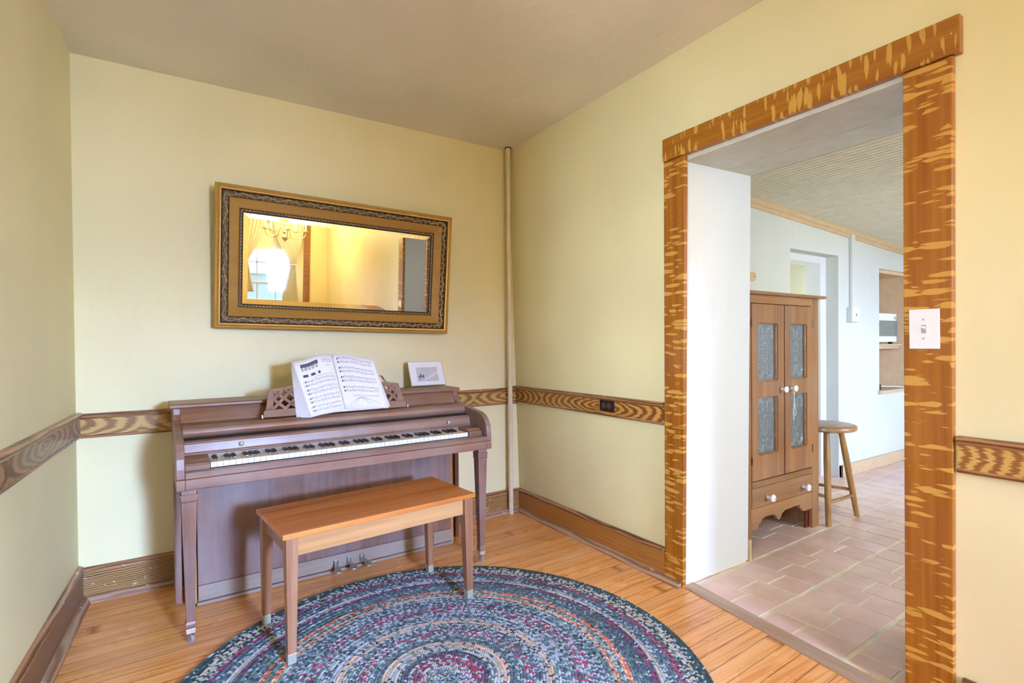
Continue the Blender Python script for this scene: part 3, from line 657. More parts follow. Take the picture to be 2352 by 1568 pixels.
# end frames as strips around two openings, solid centre
def strip(bm, a, b_, w):
    a = Vector(a); b_ = Vector(b_); d = (b_-a).normalized(); n = Vector((-d.y, d.x))*w/2
    dprism(bm, [tuple(a-n), tuple(b_-n), tuple(b_+n), tuple(a+n)])
lo = [(xL, 0.0), (xL, 0.028), (xL+0.010, 0.036), (xR-0.010, 0.036), (xR, 0.028), (xR, 0.0)]
dprism(bm, lo)
dprism(bm, [(xL+0.010, 0.036), (xL+0.042, 0.036), (xL+0.052, 0.118), (xL+0.028, 0.131)])
dprism(bm, [(xR-0.042, 0.036), (xR-0.010, 0.036), (xR-0.028, 0.131), (xR-0.052, 0.118)])
dprism(bm, [(xL+0.028, 0.131), (xL+0.052, 0.118), (xL+0.135, 0.131), (xL+0.160, 0.131), (xL+0.160, 0.148), (xL+0.130, 0.146)])
dprism(bm, [(xR-0.052, 0.118), (xR-0.028, 0.131), (xR-0.130, 0.146), (xR-0.160, 0.148), (xR-0.160, 0.131), (xR-0.135, 0.131)])
dprism(bm, [(xL+0.160, 0.036), (xR-0.160, 0.036), (xR-0.160, 0.148), (xL+0.160, 0.148)])
DSK = obj('music_desk', bm, PIANO, PN, bevel=0.002)
for ox, sg in ((xL+0.045, 1), (xR-0.045, -1)):
    bm = BM()
    for a, b_ in (((0.0, 0.085), (0.055, 0.034)), ((0.003, 0.122), (0.112, 0.034)), ((0.050, 0.130), (0.118, 0.075))): strip(bm, (ox+sg*a[0], a[1]), (ox+sg*b_[0], b_[1]), 0.013)
    for a, b_ in (((-0.004, 0.036), (0.090, 0.130)), ((0.052, 0.036), (0.118, 0.102)), ((-0.002, 0.080), (0.048, 0.130))): strip(bm, (ox+sg*a[0], a[1]), (ox+sg*b_[0], b_[1]), 0.013)
    obj('lattice', bm, PIANO_Z, DSK)
for x in (xL-0.006, xR+0.006):
    bm = BM(); lathe(bm, [(0.004, -0.008), (0.006, -0.006), (0.006, 0.006), (0.004, 0.010)], 12, Matrix.Translation((x, 0.268, 0.836))); obj('desk_pivot', bm, STEEL, DSK, smooth='auto')
# lower case
bm = BM(); box(bm, 0.0, 0.026, 0.37, 0.60, 0.025, 0.649)
obj('side_panel', bm, PIANO_Z, PN, bevel=0.002)
bm = BM(); box(bm, L-0.026, L, 0.37, 0.60, 0.025, 0.649); obj('side_panel', bm, PIANO_Z, PN, bevel=0.002)
for x0, x1 in ((0.045, 0.082), (L-0.060, L-0.040)):
    bm = BM(); box(bm, x0, x1, 0.368, 0.59, 0.010, 0.610); obj('case_post', bm, BENCH_R, PN, bevel=0.002)
bm = BM(); box(bm, 0.086, L-0.062, 0.358, 0.375, 0.092, 0.607); obj('knee_panel', bm, PIANO_Z, PN, bevel=0.001)
bm = BM(); box(bm, 0.086, L-0.062, 0.355, 0.60, 0.022, 0.090); kb = obj('bottom_rail', bm, KICK, PN, bevel=0.0015)
bm = BM(); prism(bm, [(0.345, 0.004), (0.340, 0.014), (0.345, 0.020), (0.60, 0.020), (0.60, 0.004)], 'x', 0.080, L-0.055); obj('base_moulding', bm, KICK, PN, bevel=0.0015)
bm = BM(); box(bm, 0.03, L-0.03, 0.575, 0.60, 0.02, 0.889); obj('back_board', bm, PIANO, PN)
PEDALM = flat('worn_pedal_brass', (0.40, 0.36, 0.28), 0.35, 0.7)
for i, x in enumerate((0.690, 0.757, 0.824)):
    t_ = obj('pedal', BM(), PEDALM, PN); bm = BM()
    prs = [(0, 0.352, 0.050, 0.007), (0, 0.335, 0.048, 0.0075), (0, 0.312, 0.043, 0.010), (0, 0.292, 0.038, 0.017), (0, 0.276, 0.034, 0.020), (0, 0.266, 0.032, 0.016), (0, 0.262, 0.032, 0.005)]
    sl = 0.014*(i-1)+0.003
    tube(bm, [(x+sl*(0.352-p[1])/0.09, p[1], p[2]) for p in prs], [p[3] for p in prs], 14, 0.35)
    bm.to_mesh(t_.data); bm.free()
    for p in t_.data.polygons: p.use_smooth = True
    bm = BM(); box(bm, x-0.011, x+0.011, 0.344, 0.358, 0.028, 0.070); box(bm, x-0.011, x-0.007, 0.334, 0.346, 0.034, 0.066); box(bm, x+0.007, x+0.011, 0.334, 0.346, 0.034, 0.066); obj('pedal_bracket', bm, STEEL, t_, bevel=0.001)
for cx in (0.042, L-0.050):
    lg = obj('leg', BM(), PIANO_Z, PN); bm = BM(); cy = 0.036
    hw = 0.0265
    frustum(bm, (cx, cy, 0.607), (0.0255, 0.0255), (cx, cy, 0.588), (0.0255, 0.0255))
    frustum(bm, (cx, cy, 0.589), (0.0300, 0.0300), (cx, cy, 0.585), (0.0305, 0.0305))
    frustum(bm, (cx, cy, 0.585), (0.0285, 0.0285), (cx, cy, 0.563), (0.0275, 0.0275))
    frustum(bm, (cx, cy, 0.563), (0.0300, 0.0300), (cx, cy, 0.558), (0.0275, 0.0275))
    frustum(bm, (cx, cy, 0.558), (0.0260, 0.0260), (cx, cy, 0.092), (0.0150, 0.0150))
    frustum(bm, (cx, cy, 0.092), (0.0150, 0.0150), (cx, cy, 0.080), (0.0185, 0.0185))
    frustum(bm, (cx, cy, 0.080), (0.0185, 0.0185), (cx, cy, 0.062), (0.0155, 0.0155))
    bm.to_mesh(lg.data); bm.free(); md = lg.modifiers.new('b', 'BEVEL'); md.width = 0.0015; md.segments = 2
    bm = BM(); frustum(bm, (cx, cy, 0.062), (0.0160, 0.0160), (cx, cy, 0.044), (0.0155, 0.0155)); obj('ferrule', bm, PALEBRASS, lg, bevel=0.001)
    bm = BM(); lathe(bm, [(0.006, -0.006), (0.0150, -0.006), (0.0160, -0.003), (0.0160, 0.003), (0.0150, 0.006), (0.006, 0.006)], 20, Matrix.Translation((cx, cy+0.004, 0.0160)) @ Matrix.Rotation(radians(35), 4, 'Z') @ Matrix.Rotation(pi/2, 4, 'Y')); obj('caster_wheel', bm, flat('caster_grey', (0.30, 0.29, 0.30), 0.4), lg, smooth='auto')
    bm = BM()
    for s in (-1, 1):
        Mx = Matrix.Translation((cx, cy+0.004, 0)) @ Matrix.Rotation(radians(35), 4, 'Z'); box(bm, s*0.0095-0.001, s*0.0095+0.001, -0.006, 0.006, 0.012, 0.044, Mx)
    obj('caster_fork', bm, STEEL, lg)

# open song book on the desk
def to_world(o): bpy.context.view_layer.update(); return o.matrix_world
WM = to_world(PN)
BK = thing('songbook', 'thick open book of sheet music standing on the piano music desk', 'book'); BK.matrix_world = WM @ MD
# page frame, desk-local: x along, z up the desk, y negative = towards the player
SPB, SPT = Vector((0.722, 0.010)), Vector((0.680, 0.292))
LB, LT = Vector((0.548, -0.022)), Vector((0.486, 0.252))
RB, RT_ = Vector((0.935, -0.004)), Vector((0.888, 0.258))
def page(side, u, v, lift=0.0):
    a = SPB.lerp(SPT, v); b_ = (LB if side < 0 else RB).lerp(LT if side < 0 else RT_, v)
    p = a.lerp(b_, u)
    k = 0.030 if side < 0 else 0.022
    arch = k*(sin(min(1, u*2.2)*pi/2))*(1-0.35*u) + 0.004
    sag = 0.014*sin(pi*min(1, u*1.5))*(1 if side > 0 else 1.1)
    return Vector((p.x, -(arch+0.006)-lift, p.y + sag*(v*1.0-0.25)))
def page_sheet(bm, side, lift, du=0.0, dz=0.0, n=20):
    g = [[bm.verts.new(page(side, i/n*(1+du), j/8, lift)+Vector((0, 0, dz*(i/n)))) for j in range(9)] for i in range(n+1)]
    for i in range(n):
        for j in range(8):
            f = (g[i][j], g[i+1][j], g[i+1][j+1], g[i][j+1]); bm.faces.new(f if side > 0 else f[::-1])
    return g
for side, nm, nlay in ((-1, 'left_pages', 12), (1, 'right_pages', 8)):
    bm = BM()
    n = 20; th = 0.026 if side < 0 else 0.016
    # page block: top surface plus thickness back to the desk, edges stepped
    for k in range(nlay):
        e = k/(nlay-1)
        l = -0.0045-th*e*0.8
        g = [[bm.verts.new((lambda q: Vector((q.x - (side < 0)*(0.003+0.055*e*(1-j/8))*(i/n) + (side > 0)*(0.002+0.018*e*(1-j/8))*(i/n), min(q.y, -0.0012), q.z + (0.010*e*(i/n) if side < 0 else 0.012*e*(i/n)))))(page(side, i/n, j/8, l))) for j in range(9)] for i in range(n+1)]
        for i in range(n):
            for j in range(8):
                f = (g[i][j], g[i+1][j], g[i+1][j+1], g[i][j+1]); bm.faces.new(f if side > 0 else f[::-1])
    pg = obj(nm, bm, PAPER, BK, smooth=True)
    md = pg.modifiers.new('s', 'SOLIDIFY'); md.thickness = 0.0012; md.offset = 0
    bm = BM(); page_sheet(bm, side, 0.0); tp = obj('top_leaf', bm, PAPER, pg, smooth=True); md = tp.modifiers.new('s', 'SOLIDIFY'); md.thickness = 0.0005; md.offset = 0
    # printed music: raised ink strips following the page
    bi, bl, bd = BM(), BM(), BM()
    def quad(bm, u0, u1, v0, v1, lift=0.0007, nn=None):
        nn = nn or max(1, int((u1-u0)*20))
        for i in range(nn):
            a, b_ = u0+(u1-u0)*i/nn, u0+(u1-u0)*(i+1)/nn
            vs = [bm.verts.new(page(side, a, v0, lift)), bm.verts.new(page(side, b_, v0, lift)), bm.verts.new(page(side, b_, v1, lift)), bm.verts.new(page(side, a, v1, lift))]
            bm.faces.new(vs if side > 0 else vs[::-1])
    rr = random.Random(3+side)
    sysn = 4
    tops = [0.62, 0.47, 0.32, 0.17] if side < 0 else [0.93, 0.76, 0.59, 0.41]
    for ti, tv in enumerate(tops):
        for st in (0, 0.066):
            for k in range(5):
                v = tv-st-k*0.0075; quad(bl, 0.07, 0.90, v, v+0.0014)
            nb = 22 if side > 0 else 16
            for q in range(nb):
                u = 0.12+0.76*q/nb+rr.uniform(-.006, .006); v = tv-st-rr.uniform(0.0, 0.028)
                quad(bi, u, u+0.011, v, v+0.008, nn=1); quad(bi, u+0.009, u+0.012, v, v+0.026, nn=1)
                if rr.random() < 0.3: quad(bi, u+0.009, u+0.03, v+0.022, v+0.026, nn=1)
            us = (0.84 if side < 0 else 0.08); quad(bd, us, us+0.02, tv-st-0.028, tv-st+0.006, nn=1)
            for kk in range(3): quad(bi, us-0.03*(1 if side < 0 else -1)*(kk+1)*0.6, us-0.03*(1 if side < 0 else -1)*(kk+1)*0.6+0.008, tv-st-0.02+0.006*kk, tv-st-0.005+0.006*kk, nn=1)
        for bu in [0.08+0.205*k for k in range(5)]: quad(bi, bu, bu+0.003, tv-0.096, tv, nn=1)
    if side < 0:
        # printed photo of hands on a keyboard, top outer corner
        quad(bd, 0.43, 0.86, 0.865, 0.925, nn=8); quad(bl, 0.46, 0.83, 0.885, 0.893, 0.0011, nn=8); quad(bd, 0.43, 0.86, 0.690, 0.735, nn=8)
        for k in range(17):
            u = 0.44+0.025*k; quad(bd, u, u+(0.013 if k % 7 in (1, 2, 4, 5, 6) else 0.003), 0.800, 0.868, nn=1)
        for v in (0.905, 0.89, 0.875, 0.86): quad(bl, 0.08, 0.34, v, v+0.004)
        quad(bl, 0.10, 0.36, 0.92, 0.921); quad(bl, 0.14, 0.26, 0.80, 0.806); quad(bi, 0.10, 0.62, 0.655, 0.659)
        hb = BM()
        for hu in (0.52, 0.70):
            for i in range(5):
                u = hu-0.035+i*0.018; vs = [hb.verts.new(page(side, a, b_, 0.0015)) for a, b_ in ((u, 0.74), (u+0.014, 0.74), (u+0.010, 0.80+0.010*(2-abs(i-2))), (u+0.004, 0.80+0.010*(2-abs(i-2))))]
                hb.faces.new(vs[::-1])
            vs = [hb.verts.new(page(side, a, b_, 0.0014)) for a, b_ in ((hu-0.03, 0.69), (hu+0.03, 0.69), (hu+0.052, 0.75), (hu-0.04, 0.75))]; hb.faces.new(vs[::-1])
        obj('printed_hands', hb, PAPER, tp)
    else:
        for k in range(3): quad(bl, 0.22+0.02*k, 0.88, 0.255-0.014*k, 0.258-0.014*k)
        for k in range(16):
            a0 = rr.uniform(0.1, 0.9)
            pts = [(0.42, 0.21)]+[(0.42+(a0-0.42)*j/4, 0.21-0.13*(j/4)**1.5+rr.uniform(-.006, .006)) for j in range(1, 5)]
            for (ua, va), (ub, vb) in zip(pts, pts[1:]):
                vs = [bl.verts.new(page(side, x_, y_, 0.0007)) for x_, y_ in ((ua, va), (ub, vb), (ub+0.002, vb+0.003), (ua+0.002, va+0.003))]; bl.faces.new(vs)
    obj('staff_lines', bl, INK, tp); obj('notes', bi, INKD, tp); obj('dark_print', bd, INKD, tp)
bm = BM(); box(bm, 0.50, 0.90, -0.004, -0.0005, 0.0, 0.255); obj('back_cover', bm, PAPER, BK)

# brass clip-on lamp bracket glimpsed behind the desk
BRK = thing('brass_ribbon_bow', 'small gold ribbon-like metal bow behind the right end of the music desk', 'ornament'); BRK.matrix_world = WM @ Matrix.Translation((0.958, 0.415, 0.909))
bm = BM()
for s, x0 in ((1, 0.0),):
    pts = curve_pts([(-0.030, 0, 0.002), (-0.026, 0, 0.050), (-0.008, 0, 0.082), (0.006, 0, 0.086), (0.022, 0, 0.062), (0.034, 0, 0.052), (0.046, 0, 0.050)], 6)
    for a, b_ in zip(pts, pts[1:]):
        vs = [bm.verts.new((a.x, -0.014, a.z)), bm.verts.new((b_.x, -0.014, b_.z)), bm.verts.new((b_.x, 0.014, b_.z)), bm.verts.new((a.x, 0.014, a.z))]; bm.faces.new(vs)
o = obj('ribbon_loop', bm, BRASS, BRK, smooth=True); md = o.modifiers.new('s', 'SOLIDIFY'); md.thickness = 0.0015
bm = BM(); box(bm, -0.034, 0.030, -0.016, 0.016, 0, 0.006); box(bm, -0.010, 0.018, -0.012, 0.012, 0.006, 0.040); obj('base', bm, PAPER, BRK, bevel=0.002)

# framed print leaning on the wall
PIC = thing('framed_print', 'small faded print of a horse and cart in a white mat on the piano lid', 'picture')
pw, ph = 0.228, 0.158
PIC.matrix_world = Matrix.Translation((1.287, 2.955, 0.9145)) @ Matrix.Rotation(radians(1), 4, 'Z') @ Matrix.Rotation(radians(-24), 4, 'X')
bm = BM(); box(bm, -pw/2, pw/2, 0.0, 0.010, 0, ph); obj('backing', bm, PALEBRASS, PIC, bevel=0.001)
bm = BM()
for a, b_, c, d in ((-pw/2, -pw/2+0.004, 0, ph), (pw/2-0.004, pw/2, 0, ph), (-pw/2, pw/2, 0, 0.004), (-pw/2, pw/2, ph-0.004, ph)): box(bm, a, b_, -0.004, 0.010, c, d)
obj('frame', bm, flat('pale_gilt_edge', (0.60, 0.57, 0.45), 0.4, 0.3), PIC, bevel=0.0008)
bm = BM(); box(bm, -pw/2+0.004, pw/2-0.004, -0.0015, 0.0, 0.004, ph-0.004); obj('mat_board', bm, PAPER, PIC)
bm = BM(); box(bm, -0.068, 0.072, -0.0022, -0.0015, 0.028, 0.118); pr_ = obj('print', bm, flat('faded_print_grey', (0.52, 0.53, 0.57), 0.6, var=0.05), PIC)
bm = BM(); prism(bm, [(-0.040, 0.034), (0.072, 0.088), (0.072, 0.076), (-0.025, 0.030)], 'y', -0.0026, -0.0021); obj('snowy_road', bm, flat('pale_road', (0.66, 0.67, 0.69), 0.6), pr_)
bm = BM()
for a in ((-0.048, 0.058, 0.010, 0.008), (-0.036, 0.062, 0.010, 0.006), (-0.028, 0.058, 0.007, 0.008), (-0.044, 0.072, 0.004, 0.008), (-0.024, 0.068, 0.003, 0.006)):
    prism(bm, [(a[0]+a[2]*cos(t_*pi/4), a[1]+a[3]*sin(t_*pi/4)) for t_ in range(8)], 'y', -0.0030, -0.0022)
for x in (-0.056, -0.05, -0.042, -0.030, -0.024): box(bm, x, x+0.0015, -0.0030, -0.0022, 0.038, 0.056)
obj('horse_and_cart', bm, flat('print_dark', (0.16, 0.14, 0.18), 0.6), pr_)

# ------------------------------------------------------------------ bench
BN = thing('piano_bench', 'walnut piano bench with slim tapered legs and pale brass feet on the rug', 'bench', (0.700, 2.247, 0.0), radians(6.0))
HB = 0.487
bm = BM(); box(bm, -0.415, 0.415, -0.198, 0.198, HB-0.020, HB); obj('seat', bm, BENCH, BN, bevel=0.003)
bm = BM(); box(bm, -0.360, 0.360, -0.176, -0.158, HB-0.092, HB-0.020); obj('apron', bm, BENCH_R, BN, bevel=0.001)
bm = BM(); box(bm, -0.360, 0.360, 0.158, 0.176, HB-0.092, HB-0.020); obj('apron', bm, BENCH_R, BN, bevel=0.001)
for s in (-1, 1):
    bm = BM(); box(bm, s*0.380-0.009, s*0.380+0.009, -0.15, 0.15, HB-0.092, HB-0.020); obj('side_apron', bm, BENCH_Z, BN, bevel=0.001)
for sx in (-1, 1):
    for sy in (-1, 1):
        lg = obj('leg', BM(), BENCH_Z, BN); bm = BM()
        cx, cy = sx*0.382, sy*0.171; fx, fy = sx*0.386, sy*0.176
        frustum(bm, (cx, cy, HB-0.020), (0.021, 0.021), (cx, cy, HB-0.10), (0.021, 0.021))
        frustum(bm, (cx, cy, HB-0.10), (0.021, 0.021), (fx, fy, 0.050), (0.0150, 0.0150))
        bm.to_mesh(lg.data); bm.free(); md = lg.modifiers.new('b', 'BEVEL'); md.width = 0.0015; md.segments = 2
        bm = BM(); frustum(bm, (fx, fy, 0.050), (0.0155, 0.0155), (fx, fy, 0.0130), (0.0145, 0.0145)); obj('brass_foot', bm, PALEBRASS, lg, bevel=0.0008)

# ------------------------------------------------------------------ braided rug
G_, B_, T_, L_, S_ = (0.045, 0.085, 0.09), (0.50, 0.45, 0.40), (0.13, 0.22, 0.26), (0.38, 0.46, 0.54), (0.09, 0.12, 0.18)
C_, O_, PP, U_, N_ = (0.36, 0.07, 0.14), (0.60, 0.18, 0.11), (0.62, 0.43, 0.32), (0.10, 0.065, 0.12), (0.15, 0.23, 0.19)
ROWS = [(G_, G_, G_), (G_, B_, G_), (B_, G_, B_), (N_, B_, G_), (C_, C_, U_), (S_, T_, S_), (L_, T_, S_), (B_, L_, B_), (U_, C_, S_), (S_, S_, T_), (T_, N_, S_), (T_, S_, T_),
        (O_, O_, PP), (T_, L_, N_), (PP, O_, B_), (T_, N_, L_), (T_, S_, L_), (S_, T_, L_), (C_, T_, L_), (L_, C_, T_), (C_, T_, L_), (L_, T_, L_), (T_, L_, S_), (L_, T_, L_),
        (PP, PP, B_), (T_, L_, B_), (S_, T_, L_), (T_, C_, L_), (C_, L_, T_), (T_, L_, T_), (T_, S_, T_), (PP, PP, B_), (B_, L_, B_), (B_, T_, L_), (S_, U_, S_), (C_, S_, L_), (C_, C_, L_), (C_, L_, B_), (L_, T_, B_), (T_, L_, T_), (L_, B_, L_)]
RUG = thing('braided_rug', 'round multicoloured braided wool rug under the piano bench', 'rug', (0.771, 1.651, 0))
verts, faces, cols = [], [], []
RR = 0.912; rw = RR/len(ROWS)
rr = random.Random(5)
for k, tri in enumerate(ROWS):
    rc = RR-(k+0.5)*rw
    n = max(6, int(round(2*pi*rc/0.0098)))
    ph0 = rr.uniform(0, 6)
    for h in (-1, 1):
        for i in range(n):
            c = tri[(i+(1 if h > 0 else 0)) % 3] if rr.random() < 0.5 else tri[rr.randrange(3)]
            if rr.random() < 0.22: c = rr.choice((L_, T_, S_, L_, G_))
            # slow drift of shade round the row, like different wool lengths
            th = 2*pi*(i+(0.5 if h > 0 else 0))/n
            g = 0.92+0.22*noise.noise(Vector((cos(th)*2.2+k*0.3, sin(th)*2.2, k*0.37)))+rr.uniform(-0.16, 0.16)
            c = tuple(max(0.0, x*g) for x in c)
            rm = rc+h*rw*0.25
            # slanted lozenge dome
            du = (0.0078/ max(rc, 0.03)); dr = rw*0.31
            sk = 0.55*du*h
            b0 = len(verts)
            for (a, r_, z) in ((-1, 0, 0.2), (-0.35, 1, 0.3), (0.75, 1, 0.3), (1, 0, 0.2), (0.35, -1, 0.3), (-0.75, -1, 0.3), (0, 0.1, 1)):
                aa = th+a*du*0.72+(sk*r_ if r_ else 0); ra = max(0.001, rm+r_*dr)
                verts.append((ra*cos(aa), ra*sin(aa), 0.0070+0.0052*z+rr.uniform(0, 0.0006)))
            for q in range(6): faces.append((b0+6, b0+(q+1) % 6, b0+q)); cols.append(c)
me = bpy.data.meshes.new('braids'); me.from_pydata(verts, [], faces); me.update()
at = me.color_attributes.new('tint', 'FLOAT_COLOR', 'CORNER')
buf = []
for c in cols: buf.extend((c[0], c[1], c[2], 1.0)*3)
at.data.foreach_set('color', buf)
me.flip_normals() if me.polygons[0].normal.z < 0 else None
o = bpy.data.objects.new('braids', me); COL.objects.link(o); o.parent = RUG; me.materials.append(attr_mat('wool_braid', 0.95, 0.35, 420.0))
bm = BM(); lathe(bm, [(RR-0.006, 0.0), (RR-0.001, 0.004), (RR-0.006, 0.0085)], 128); obj('backing', bm, flat('rug_backing', (0.08, 0.11, 0.12), 0.95), RUG)

# ------------------------------------------------------------------ switch plate and outlet
SW = thing('light_switch', 'wide white switch plate with one toggle on the grained door casing', 'light switch', M=MR @ Matrix.Translation((0.686, 0.024, 1.197)))
bm = BM(); box(bm, -0.040, 0.040, 0, 0.006, -0.062, 0.062); obj('plate', bm, WHITE, SW, bevel=0.003)
bm = BM(); box(bm, -0.006, 0.006, 0.0055, 0.0072, -0.013, 0.013); ts = obj('toggle_slot', bm, flat('slot_shade_grey', (0.35, 0.35, 0.36), 0.4), SW)
bm = BM(); prism(bm, [(0.006, -0.003), (0.018, 0.004), (0.018, 0.009), (0.006, 0.008)], 'x', -0.004, 0.004); obj('toggle', bm, WHITE, SW, bevel=0.001)
for z in (-0.030, 0.030):
    bm = BM(); lathe(bm, [(0.003, 0), (0.003, 0.0015), (0.001, 0.002)], 10, Matrix.Translation((0, 0.006, z)) @ Matrix.Rotation(-pi/2, 4, 'X')); obj('screw', bm, STEEL, SW)
OUT = thing('electrical_outlet', 'dark brown two-socket outlet set sideways in the grained chair rail', 'outlet', M=MR @ Matrix.Translation((2.135, 0.018, 0.822)))
BAK = flat('brown_bakelite', (0.030, 0.014, 0.012), 0.25)
bm = BM(); box(bm, -0.057, 0.057, 0, 0.006, -0.033, 0.033); obj('plate', bm, BAK, OUT, bevel=0.003)
for x in (-0.020, 0.020):
    bm = BM(); lathe(bm, [(0.017, 0), (0.017, 0.0035), (0.015, 0.0045)], 24, Matrix.Translation((x, 0.006, 0)) @ Matrix.Rotation(-pi/2, 4, 'X')); so = obj('socket', bm, flat('brown_bakelite_face', (0.05, 0.024, 0.020), 0.3), OUT, smooth='auto')
    bm = BM()
    for z in (-0.006, 0.006): box(bm, x-0.004, x+0.004, 0.0100, 0.0108, z-0.001, z+0.001)
    obj('slots', bm, BRASS, so)
# ------------------------------------------------------------------ kitchen beyond the doorway
def tint_obj(name, verts, faces, cols, m, parent=None):
    me = bpy.data.meshes.new(name); me.from_pydata(verts, [], faces); me.update()
    at = me.color_attributes.new('tint', 'FLOAT_COLOR', 'CORNER'); buf = []
    for p in me.polygons: c = cols[p.index]; buf.extend((c[0], c[1], c[2], 1.0)*p.loop_total)
    at.data.foreach_set('color', buf)
    o = bpy.data.objects.new(name, me); COL.objects.link(o); me.materials.append(m)
    if parent: o.parent = parent
    return o
bm = BM(); box(bm, 2.02, 7.0, -1.9, 2.36, -0.12, -0.0025); KF = struct('floor_kitchen', bm, flat('sandy_grout', (0.74, 0.68, 0.50), 0.8, var=0.1))
tm, t, b = mat('terracotta_tile')
a = N(t, 'ShaderNodeAttribute', attribute_name='tint'); n1 = N(t, 'ShaderNodeTexNoise', {'Vector': obco(t), 'Scale': 6.0, 'Detail': 6.0}); n2 = N(t, 'ShaderNodeTexNoise', {'Vector': obco(t, (1, 2.5, 1)), 'Scale': 22.0, 'Detail': 7.0, 'Distortion': 1.2})
cc = mix(t, 0.55, a.outputs['Color'], ramp(t, n1.outputs[0], [(0.35, (0.66, 0.44, 0.37)), (0.68, (0.84, 0.64, 0.56))]))
cc = mix(t, math_(t, 'MULTIPLY', ramp(t, n2.outputs[0], [(0.6, (0, 0, 0)), (0.75, (1, 1, 1))]), 0.35), cc, (0.55, 0.46, 0.38))
t.links.new(cc, b.inputs['Base Color']); b.inputs['Roughness'].default_value = 0.30; bump(t, b, n2.outputs[0], 0.25, 0.004)
V, Fa, Cc = [], [], []; rr = random.Random(11)
ca, sa = cos(radians(2.0)), sin(radians(2.0))
def clip(x, y): return x > 2.03
for bnd in range(-9, 4):
    y0 = 0.955+0.34*bnd; y1 = y0+0.34; xo = (bnd*0.047) % 0.165
    for cx in range(-3, 30):
        xa = 2.0+xo+cx*0.165; xb = xa+0.165; sp_ = 0.43 if (cx+bnd) % 2 else 0.57
        for (ya, yb_) in ((y0, y0+0.34*sp_), (y0+0.34*sp_, y1)):
            g = 0.0050; gy0 = 0.0085 if ya == y0 else g; gy1 = 0.0085 if yb_ == y1 else g
            X0, X1, Y0, Y1 = xa+g, xb-g, ya+gy0, yb_-gy1
            X0 = max(X0, 2.030)
            if X0 > X1-0.02 or X1 > 6.8 or Y1 > 2.30: 
                if X0 > X1-0.02 or X1 > 6.8: continue
                Y1 = min(Y1, 2.30)
                if Y1 < Y0+0.01: continue
            base = rr.choice([(0.68, 0.44, 0.36), (0.72, 0.48, 0.41), (0.66, 0.46, 0.36), (0.74, 0.50, 0.44), (0.68, 0.50, 0.39)])
            k = rr.uniform(0.86, 1.1); col = tuple(q*k for q in base)
            b0 = len(V); e = 0.0025
            for (x, y, z) in ((X0, Y0, -0.002), (X1, Y0, -0.002), (X1, Y1, -0.002), (X0, Y1, -0.002), (X0+e, Y0+e, 0.0006), (X1-e, Y0+e, 0.0006), (X1-e, Y1-e, 0.0006), (X0+e, Y1-e, 0.0006)):
                dx, dy = x-2.05, y-1.29
                V.append((2.05+dx*ca-dy*sa, 1.29+dx*sa+dy*ca, z))
            Fa += [(b0+4, b0+5, b0+6, b0+7)]+[(b0+i, b0+(i+1) % 4, b0+4+(i+1) % 4, b0+4+i) for i in range(4)]; Cc += [col]*5
o = tint_obj('tiles', V, Fa, Cc, tm, KF)

KY = 2.27
def zc_(x): return 2.195-0.055*(x-3.5)
# kitchen far wall with a deep blocked doorway and a built-in niche
bm = BM()
def wq(x0, x1, z0, z1): box(bm, x0, x1, KY, KY+0.22, z0, z1)
wq(2.40, 4.015, 0, 2.5); wq(4.015, 4.745, 1.885, 2.5); wq(4.745, 5.49, 0, 2.5); wq(5.49, 6.16, 1.83, 2.5); wq(5.49, 6.16, 0, 0.665); wq(6.16, 7.0, 0, 2.5)
struct('wall_kitchen', bm, KWALL)
bm = BM(); box(bm, 6.9, 7.1, -1.9, 2.4, 0, 2.5); struct('wall_kitchen_east', bm, KWALL)
bm = BM()
for a, b_, z0, z1 in ((2.4, 3.3, 0, 2.5), (5.5, 7.0, 0, 2.5), (3.3, 5.5, 0, 0.9), (3.3, 5.5, 2.0, 2.5)): box(bm, a, b_, -1.95, -1.75, z0, z1)
struct('wall_kitchen_south', bm, KWALL)
window(3, Matrix.Translation((4.4, -1.75, 0)), 2.2, 0.9, 2.0, 6, 2, 1.45)
# recess: white frame, passage walls behind
bm = BM(); box(bm, 4.655, 4.81, KY+0.10, KY+0.23, 0, 1.95); box(bm, 4.0, 4.655, KY+0.10, KY+0.23, 1.825, 1.95); struct('door_1', bm, JAMB, bevel=0.003)
PASS = plaster('green_cream_passage', (0.66, 0.65, 0.50), 0.6, 0.04)
bm = BM(); box(bm, 3.90, 4.015, KY+0.22, 3.6, 0, 2.3); box(bm, 4.80, 4.92, KY+0.22, 3.6, 0, 2.3); box(bm, 3.90, 4.92, 3.6, 3.7, 0, 0.6); box(bm, 3.90, 4.92, 3.6, 3.7, 1.7, 2.3); struct('wall_passage', bm, PASS)
bm = BM(); box(bm, 3.9, 4.92, 3.64, 3.645, 0.6, 1.7); struct('window_4', bm, GLASS)  # unseen window added at the passage end to let light in
area('fill_passage', (4.4, 4.1, 1.2), (4.5, 2.4, 1.3), 1.2, 1.2, 20, (1.0, 1.0, 0.98))  # added fill that brightens the passage walls
bm = BM(); prism(bm, [(KY+0.16, 1.86), (3.62, 1.75), (3.62, 1.85), (KY+0.16, 1.96)], 'x', 4.0, 4.82); struct('ceiling_passage', bm, PASS)
bm = BM(); box(bm, 3.9, 4.95, KY+0.05, 3.6, -0.05, -0.001); struct('floor_passage', bm, TAN)
